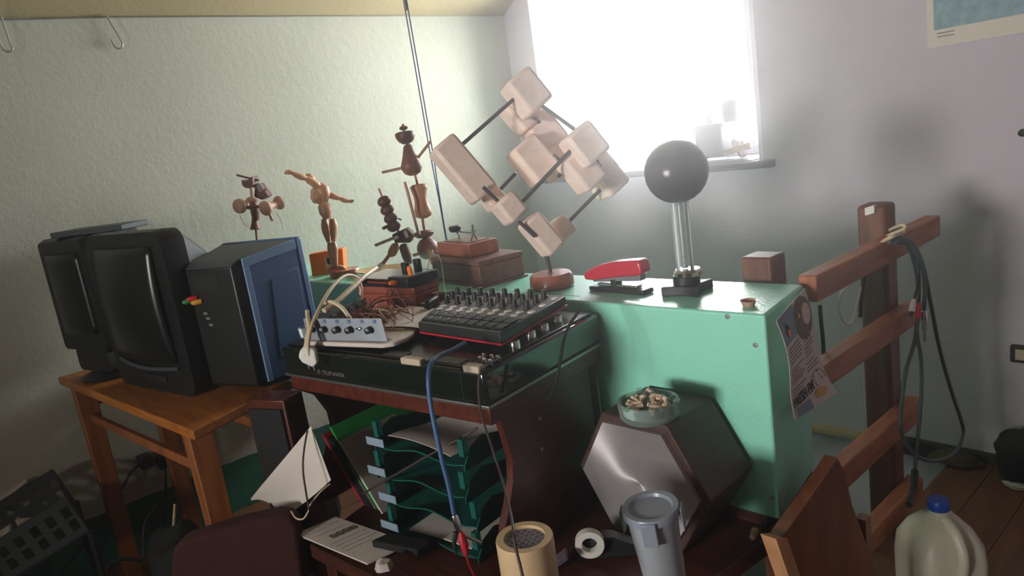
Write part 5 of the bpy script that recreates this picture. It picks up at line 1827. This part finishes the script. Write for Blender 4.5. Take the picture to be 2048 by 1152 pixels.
# paper box with printed symbols and its folded flap
t = thing('printed_paper', 'printed white sheet with four symbols lying at the desk front', 'paper', kw(-0.40, -0.2, DZ), KR)
PA = [Vector(p) for p in ((-1.7906, 0.6451, 0.5450), (-1.4943, 0.6907, 0.5450), (-1.4808, 0.8092, 0.5450), (-1.7762, 0.7579, 0.5450))]
m = MB()
m.prism(PA, (0, 0, 0.004))
psh = m.build('sheet', M_paper, t, world=True)
m = MB()
b2 = [PA[0] + Vector((0, 0, -0.001)), PA[0].lerp(PA[3], 0.25) + Vector((0, 0, -0.001)), PA[0].lerp(PA[3], 0.12) + Vector((0.02, -0.01, -0.13)), PA[0] + Vector((0.02, -0.02, -0.16))]
m.prism([PA[0], PA[0].lerp(PA[3], 0.22), PA[0].lerp(PA[3], 0.06) + Vector((0.0, -0.0, -0.05)), PA[0].lerp(PA[3], 0.06) + Vector((0.015, -0.01, -0.17)), PA[0] + Vector((0.012, -0.012, -0.17))], (-0.002, 0, 0))
m.build('folded_flap', M_paper, t, world=True)
def pq(u, v, h=0.0042):
    return PA[0].lerp(PA[3], u).lerp(PA[1].lerp(PA[2], u), v) + Vector((0, 0, h))
m = MB()
for i in range(4):
    u = 0.32 + i * 0.16
    v = 0.30
    c = [pq(u, v), pq(u + 0.10, v), pq(u + 0.10, v + 0.07), pq(u, v + 0.07)]
    for a, b in ((0, 1), (1, 2), (2, 3), (3, 0)):
        m.tube([c[a], c[b]], 0.0012, 4)
    m.tube([c[0], c[2]], 0.001, 4)
m.build('symbols', M_ink, psh, world=True)
m = MB()
for i, (u0, u1, v) in enumerate(((0.1, 0.55, 0.12), (0.62, 0.9, 0.1), (0.2, 0.8, 0.22), (0.1, 0.95, 0.46), (0.1, 0.9, 0.53), (0.1, 0.95, 0.60), (0.1, 0.7, 0.67))):
    m.tube([pq(u0, v), pq(u1, v)], 0.0008, 4)
m.build('text_lines', M_greyink, psh, world=True)
m = MB()
PB = [Vector(p) for p in ((-1.5445, 0.7363, 0.5500), (-1.4085, 0.7801, 0.5500), (-1.4099, 0.8306, 0.5500), (-1.5378, 0.7872, 0.5500))]
m.prism(PB, (0, 0, 0.02))
tag(m.build('wallet', M_bag, bevel=0.004), 'black wallet lying on the right end of the printed sheet', 'wallet')
m = MB()
q = blob(0, 0, 0, 0.022, 0.022, 0.022, 3, 14)
for v in q.v:
    v += Vector((-1.4272, 0.6989, 0.5600))
tag(q.build('eraser', M_paper2), 'pale rounded eraser at the desk front beside the black wallet', 'eraser')
m = MB()
m.tube([Vector((-0.8303, 1.3101, 0.5370)), Vector((-0.8383, 1.3373, 0.5370))], [0.007, 0.010], 10)
tag(m.build('shell', M_palewood), 'tiny pale shell lying on the desk by the mint chest corner', 'shell')
m = MB()
m.obox(Vector((-1.1079, 0.9511, 0.5600)), (0.022, 0.02, 0.02), (0.012, -0.012, 0.0), (0, 0.003, -0.006))
tag(m.build('matchbox', M_clutter, bevel=0.001), 'small dark matchbox leaning on the packing tape roll', 'matchbox')

# maroon chair in front, its back towards the viewer
t = thing('chair', 'maroon upholstered chair back at the lower left in front of the table', 'chair', (-1.8459, 0.4987, 0.4832))
m = MB()
OUT = [(-1.9645, 0.3411, 0.4268), (-1.9686, 0.3708, 0.5344), (-1.9666, 0.3851, 0.5717), (-1.9539, 0.4056, 0.5891), (-1.9050, 0.4679, 0.6038), (-1.8455, 0.5418, 0.6163), (-1.7925, 0.6058, 0.6213), (-1.7697, 0.6302, 0.6139), (-1.7561, 0.6384, 0.5897), (-1.7477, 0.6316, 0.5377), (-1.7360, 0.6203, 0.4598), (-1.7230, 0.6085, 0.3754)]
m.prism(OUT, (-0.045, 0.038, 0.0))
m.build('backrest', M_maroon, t, world=True, bevel=0.012, seg=3)
a, b = Vector((-1.8954, 0.4297, 0.4497)), Vector((-1.7908, 0.5456, 0.4275))
cxy = (a + b) / 2
m = MB()
m.obox((cxy.x + 0.16, cxy.y - 0.20, 0.36), (0.10, 0.10, 0), (-0.12, 0.09, 0), (0, 0, 0.025))
m.build('seat', M_maroon, t, world=True, bevel=0.01)
for p, q2 in ((a, 0), (b, 1)):
    m = MB()
    m.tube([p + Vector((-0.02, 0.02, 0.06)), Vector((p.x - 0.02, p.y + 0.02, 0.0))], 0.013, 10)
    m.build('leg', M_blk, t, world=True)
    m = MB()
    m.tube([Vector((p.x + 0.24, p.y - 0.28, 0.34)), Vector((p.x + 0.24, p.y - 0.28, 0.0))], 0.013, 10)
    m.build('leg', M_blk, t, world=True)

# black rucksack with a pale stick under the table
t = thing('rucksack', 'black rucksack slumped under the orange table', 'bag', (-2.40, 0.49, 0))
q = blob(0, 0, 0.21, 0.12, 0.10, 0.25, 4)
q.build('bag_body', M_bag, t)
m = MB()
m.tube([(-2.5097, 0.5324, 0.4658), (-2.4870, 0.4976, 0.3724)], 0.0045, 8)
m.v = list(m.v)
tag(m.build('stick', M_palewood), 'pale thin stick poking out of the black rucksack', 'stick')
t = thing('rucksack', 'dark bag lying behind the right leg of the orange table', 'bag', (-2.62, 1.02, 0))
q = blob(0, 0, 0.20, 0.17, 0.09, 0.24, 7)
q.build('bag_body', M_bag, t)

# crate of papers, lower left corner
t = thing('plastic_crate', 'slate grey plastic crate of papers at the lower left corner', 'crate', (-2.80, 0.12, 0.0))
fl0, fr0, frb, flb = [Vector(p) for p in ((-3.0277, -0.0139, 0.3666), (-2.9366, 0.2874, 0.4802), (-2.8252, 0.3170, 0.3611), (-2.9104, 0.0269, 0.2606))]
bk = Vector((-3.2037, 0.2983, 0.5107)) - fr0
def crate_wall(name, p, q, r, s, th, slots=6):
    m = MB()
    p, q, r, s = map(Vector, (p, q, r, s))
    nrm = (q - p).cross(s - p).normalized() * th
    def pt(u, v):
        return p.lerp(q, u).lerp(s.lerp(r, u), v)
    m.prism([pt(0, 0), pt(1, 0), pt(1, 0.22), pt(0, 0.22)], nrm)
    m.prism([pt(0, 0.78), pt(1, 0.78), pt(1, 1), pt(0, 1)], nrm)
    m.prism([pt(0, 0.45), pt(1, 0.45), pt(1, 0.55), pt(0, 0.55)], nrm)
    for i in range(slots + 1):
        u = i / slots
        w = 0.045
        m.prism([pt(max(0, u - w), 0.14), pt(min(1, u + w), 0.14), pt(min(1, u + w), 0.86), pt(max(0, u - w), 0.86)], nrm)
    m.build(name, M_crate, t, world=True, bevel=0.002)
crate_wall('front_wall', fl0, fr0, frb, flb, 0.004)
crate_wall('side_wall', fr0, fr0 + bk, frb + bk * 1.0 + Vector((0, 0, 0)), frb, 0.004, 5)
crate_wall('rear_wall', fl0 + bk, fr0 + bk, frb + bk, flb + bk, 0.004)
m = MB()
m.hexa([flb, frb, frb + bk, flb + bk, flb + Vector((0, 0, .006)), frb + Vector((0, 0, .006)), frb + bk + Vector((0, 0, .006)), flb + bk + Vector((0, 0, .006))])
m.build('floor_panel', M_crate, t, world=True)
for v in (flb, frb, frb + bk, flb + bk):
    m = MB()
    m.tube([Vector((v.x, v.y, v.z)), Vector((v.x, v.y, 0.0))], 0.012, 8)
    m.build('stand_leg', M_crate, t, world=True)
pass
for i, (a, b, c, d) in enumerate((((-3.0703, 0.0532, 0.3878), (-3.0879, 0.1152, 0.3999), (-3.0445, 0.1072, 0.3634), (-3.0407, 0.0427, 0.3452)), ((-3.1338, 0.1380, 0.3934), (-3.1135, 0.1888, 0.3793), (-3.1020, 0.1506, 0.3655), (-3.1129, 0.1385, 0.3678)), ((-3.2710, 0.1045, 0.4477), (-3.2454, 0.2122, 0.4932), (-3.2422, 0.2123, 0.4816), (-3.2671, 0.1018, 0.4253)))):
    m = MB()
    m.prism([a, b, c, d], (-0.01, 0.008, 0))
    tag(m.build('paper_sheet', M_paper), ('white paper folded in the front of the slate crate', 'small white paper corner inside the slate crate', 'rolled paper lying along the top of the slate crate')[i], 'paper')

# ================================================================== RAILING ALONG THE STAIR WELL
t = thing('stair_railing', 'brown timber railing with four rails beside the stair well', 'railing', (-0.86, 2.2, 0))
m = MB()
m.box((-0.952, 2.20, -0.3), (-0.868, 2.285, 1.15))
m.build('tall_post', M_post, t, world=True, bevel=0.012, seg=2)
m = MB()
m.box((-1.03, 1.675, -0.3), (-0.945, 1.755, 1.105))
m.build('short_post', M_post, t, world=True, bevel=0.006)
for z0, z1, ya, yb in ((1.0, 1.067, 1.66, 2.50), (0.768, 0.830, 1.66, 2.33), (0.45, 0.522, 1.70, 2.31), (0.185, 0.25, 1.72, 2.30)):
    m = MB()
    m.box((-0.8665, ya, z0), (-0.82, yb, z1))
    m.build('rail', M_rail, t, world=True, bevel=0.004)
m = MB()
m.box((-0.869, 2.295, 1.0675), (-0.82, 2.49, 1.072))
m = MB()
m.obox((-0.9075, 2.2000, 1.1369), (0.014, 0, 0.004), (0, 0.012, 0), (0, 0, 0.012))
tag(m.build('tape_scrap', M_whitepl, bevel=0.002), 'white scrap of tape stuck on the top corner of the tall post', 'tape')

# cable hanks on the tall post
def cpts(*a):
    return list(a)
cable('cable_hank', 'beige cable wound around the top of the tall railing post', [(-0.9300, 2.1730, 1.0209), (-0.9600, 2.3298, 1.0227), (-0.8500, 2.2031, 1.0805), (-0.8000, 2.1470, 1.1012), (-0.8000, 2.1532, 1.0885), (-0.8400, 2.1579, 1.0701), (-0.9500, 2.2928, 1.0111), (-0.9500, 2.2767, 0.9985), (-0.8000, 2.0376, 1.0829), (-0.7900, 2.1257, 1.0853)], 0.0052, M_cream)
cable('cable_hank', 'white loop of cable hanging behind the railing left of the tall post', [(-0.9000, 2.1481, 1.0418), (-0.8900, 2.0701, 1.0142), (-0.8800, 1.9933, 0.9740), (-0.8800, 1.9184, 0.9496), (-0.8800, 1.9019, 0.9113), (-0.8800, 1.9341, 0.8650), (-0.8800, 1.9847, 0.8596), (-0.8800, 2.0224, 0.9084), (-0.8800, 2.0455, 0.9394)], 0.0032, M_whitepl)
cable('audio_cable', 'black audio cable hanging behind the rails left of the tall post', [(-0.8800, 2.0795, 1.0124), (-0.8800, 2.0673, 0.9563), (-0.8800, 2.0419, 0.9033), (-0.8800, 2.0303, 0.8543)], 0.006, M_cable)
cable('audio_cable', 'short black cable hanging between the top and second rail', [(-0.8750, 1.7845, 0.9570), (-0.8750, 1.7854, 0.9158), (-0.8750, 1.7902, 0.8591), (-0.8750, 1.7880, 0.7898)], 0.0055, M_cable)
cable('string', 'thin white string hanging down left of the tall post', [(-0.9000, 2.0594, 0.8062), (-0.9000, 2.0570, 0.7143), (-0.9000, 2.0612, 0.6185), (-0.9000, 2.0708, 0.5025), (-0.9000, 2.0426, 0.4322), (-0.9000, 2.0371, 0.3770)], 0.0018, M_whitepl)
cable('audio_cable', 'long grey cable draped over the rail and looping down to the floor edge', [(-0.8000, 2.0468, 1.0727), (-0.7900, 2.1173, 1.0699), (-0.7850, 2.1950, 1.0193), (-0.7850, 2.2517, 0.9473), (-0.7850, 2.3002, 0.8277), (-0.7850, 2.3665, 0.6644), (-0.7850, 2.4565, 0.5001), (-0.7850, 2.5458, 0.3614), (-0.7850, 2.5633, 0.3037), (-0.7850, 2.4831, 0.2690), (-0.7850, 2.3025, 0.3152), (-0.7850, 2.1429, 0.4027), (-0.7850, 2.0648, 0.4828), (-0.7850, 2.0434, 0.5380), (-0.7900, 2.0731, 0.6030), (-0.7900, 2.1089, 0.6827), (-0.7900, 2.1823, 0.7518), (-0.7900, 2.2115, 0.8355), (-0.7900, 2.2167, 0.9101), (-0.7900, 2.1983, 0.9742), (-0.7900, 2.1477, 1.0437), (-0.7950, 2.0743, 1.0672)], 0.006, M_grcable)
cable('audio_cable', 'grey cable hanging in front of the tall post down towards the jug', [(-0.7950, 2.0748, 1.0727), (-0.7820, 2.1371, 1.0517), (-0.7800, 2.1864, 0.9920), (-0.7800, 2.1952, 0.9010), (-0.7800, 2.1717, 0.7866), (-0.7800, 2.1959, 0.6868), (-0.7800, 2.1934, 0.5933), (-0.7800, 2.1665, 0.4914), (-0.7800, 2.1368, 0.4065), (-0.7800, 2.1209, 0.3484)], 0.0055, M_grcable)
cable('audio_cable', 'grey cable ending in the silver jack plug', [(-0.7900, 2.0962, 1.0713), (-0.7750, 2.1464, 1.0470), (-0.7700, 2.1945, 0.9759), (-0.7700, 2.2134, 0.9121), (-0.7700, 2.2008, 0.8401)], 0.0062, M_grcable)
t = thing('jack_plug', 'silver jack plug hanging beside the tall post', 'plug', (-0.7700, 2.2016, 0.7943))
a, b = Vector((-0.7700, 2.2008, 0.8401)), Vector((-0.7700, 2.2021, 0.7421))
L = (b - a).length
m = MB()
m.lathe([(0, 0), (0.007, 0), (0.0085, 0.008), (0.0085, L * 0.3), (0, L * 0.3)], a, b - a, 14)
m.build('plug_sleeve', M_chrome, t, world=True)
m = MB()
m.lathe([(0, L * 0.3), (0.006, L * 0.3), (0.0068, L * 0.6), (0.004, L * 0.65), (0.004, L * 0.92), (0.002, L), (0, L)], a, b - a, 14)
m.build('plug_tip', M_galv, t, world=True)
t = thing('phono_plug', 'white phono plug hanging beside the tall post', 'plug', (-0.7750, 2.1289, 0.8591))
a, b = Vector((-0.7750, 2.1422, 0.8881)), Vector((-0.7750, 2.1167, 0.8447))
L = (b - a).length
m = MB()
m.lathe([(0, 0), (0.004, 0), (0.0075, L * 0.25), (0.0085, L * 0.75), (0, L * 0.75)], a, b - a, 14)
m.build('plug_sleeve', M_whitepl, t, world=True)
m = MB()
m.lathe([(0, L * 0.75), (0.0055, L * 0.75), (0.0055, L), (0, L)], a, b - a, 12)
m.build('plug_tip', M_socket, t, world=True)
m = MB()
m.tube(curve_pts([(-0.7750, 2.1422, 0.8881), (-0.7750, 2.1746, 0.9213), (-0.7780, 2.1974, 0.9601)], 4), 0.003, 6)
m.build('lead', M_cable, t, world=True)
t = thing('phono_plug', 'dark red phono plug hanging behind the silver jack plug', 'plug', (-0.7720, 2.1611, 0.8507))
a, b = Vector((-0.7650, 2.1429, 0.8769)), Vector((-0.7650, 2.1438, 0.8352))
L = (b - a).length
m = MB()
m.lathe([(0, 0), (0.005, 0), (0.0075, L * 0.3), (0.0075, L), (0, L)], a, b - a, 14)
m.build('plug_sleeve', M_dkred, t, world=True)
cable('strap', 'black cable end with a pale tip lying at the foot of the tall post', [(-0.7700, 2.0986, 0.3771), (-0.7650, 2.0790, 0.3550), (-0.7600, 2.0515, 0.3289), (-0.7500, 1.9929, 0.3197)], 0.010, M_cable)

# ------------------------------------------------------------------ leaning board, jug and floor clutter at the right
t = thing('leaning_board', 'orange brown wooden board leaning beside the mint chest', 'board', (-0.72, 1.5, 0.0))
m = MB()
B = [(-0.7200, 1.4416, 0.6587), (-0.7200, 1.5113, 0.6792), (-0.7200, 1.5446, 0.6257), (-0.7200, 1.5747, 0.5275), (-0.7200, 1.6331, 0.4040), (-0.7200, 1.7800, 0.1262), (-0.7200, 1.3851, 0.3406), (-0.7200, 1.2801, 0.5258), (-0.7200, 1.2414, 0.6076)]
m.prism(B, (-0.03, 0.0, 0.0))
m.build('board_face', M_brownboard, t, world=True, bevel=0.002)
m = MB()
B = [(-0.7150, 1.2136, 0.6237), (-0.7150, 1.2567, 0.6039), (-0.7150, 1.3063, 0.4770), (-0.7150, 1.3345, 0.3670), (-0.7150, 1.2872, 0.3956), (-0.7150, 1.2568, 0.5047)]
m.prism(B, (-0.035, 0.0, 0.0))
m.build('pale_edge', M_paleedge, t, world=True)
m = MB()
for y in (1.42, 1.66):
    m.box((-0.748, y - 0.015, 0.0), (-0.722, y + 0.015, 0.45))
m.build('support', M_brownboard, t, world=True)

JB = Vector((-0.682, 2.018, 0.0))
t = thing('plastic_jug', 'milky plastic jug with a blue cap standing on the floor boards', 'jug', JB, 0.9)
m = MB()
rings = []
def jr(w, d, z, r):
    return [(x, y, z) for x, y in rrect(w, -d, d, r)]
rings = [jr(0.083, 0.083, 0.0005, 0.03), jr(0.09, 0.09, 0.012, 0.03), jr(0.092, 0.092, 0.17, 0.03), jr(0.088, 0.088, 0.225, 0.035), jr(0.07, 0.07, 0.268, 0.04), jr(0.045, 0.045, 0.296, 0.035), jr(0.026, 0.026, 0.306, 0.0255), jr(0.024, 0.024, 0.318, 0.0235)]
m = loft(rings)
m.build('jug_body', M_jug, t, sharp=60)
m = MB()
m.tube(curve_pts([(0.0, -0.03, 0.298), (0.0, -0.07, 0.282), (0.0, -0.10, 0.24), (0.0, -0.102, 0.19), (0.0, -0.085, 0.15)], 6), [0.014] * 24 + [0.012], 10)
m.build('handle', M_jug, t, sharp=60)
m = MB()
m.lathe([(0, 0.3185), (0.0275, 0.3185), (0.0285, 0.323), (0.027, 0.345), (0.025, 0.348), (0, 0.348)], n=32)
m.build('cap', M_cap, t)
m = MB()
q = blob(0, 0, 0.1, 0.13, 0.09, 0.12, 5)
for v in q.v:
    v += Vector((-0.66, 2.90, 0.0))
tag(q.build('dark_bundle', M_bag), 'dark bundle lying against the wall at the right edge', 'bundle')
m = MB()
q = blob(0, 0, 0.012, 0.05, 0.02, 0.014, 6)
for v in q.v:
    v += Vector((-0.69, 2.84, 0.0))
tag(q.build('rag', M_paper), 'small white rag on the floor boards at the right edge', 'rag')
m = MB()
q = blob(0, 0, 0.02, 0.09, 0.05, 0.03, 9)
for v in q.v:
    v += Vector((-0.93, 2.93, 0.0))
tag(q.build('doormat_roll', mat('mossy_brown_felt', srgb(84, 74, 50), 0.95, 0, 0.3, 40)), 'mossy brown felt heap where the boards meet the wall', 'felt')
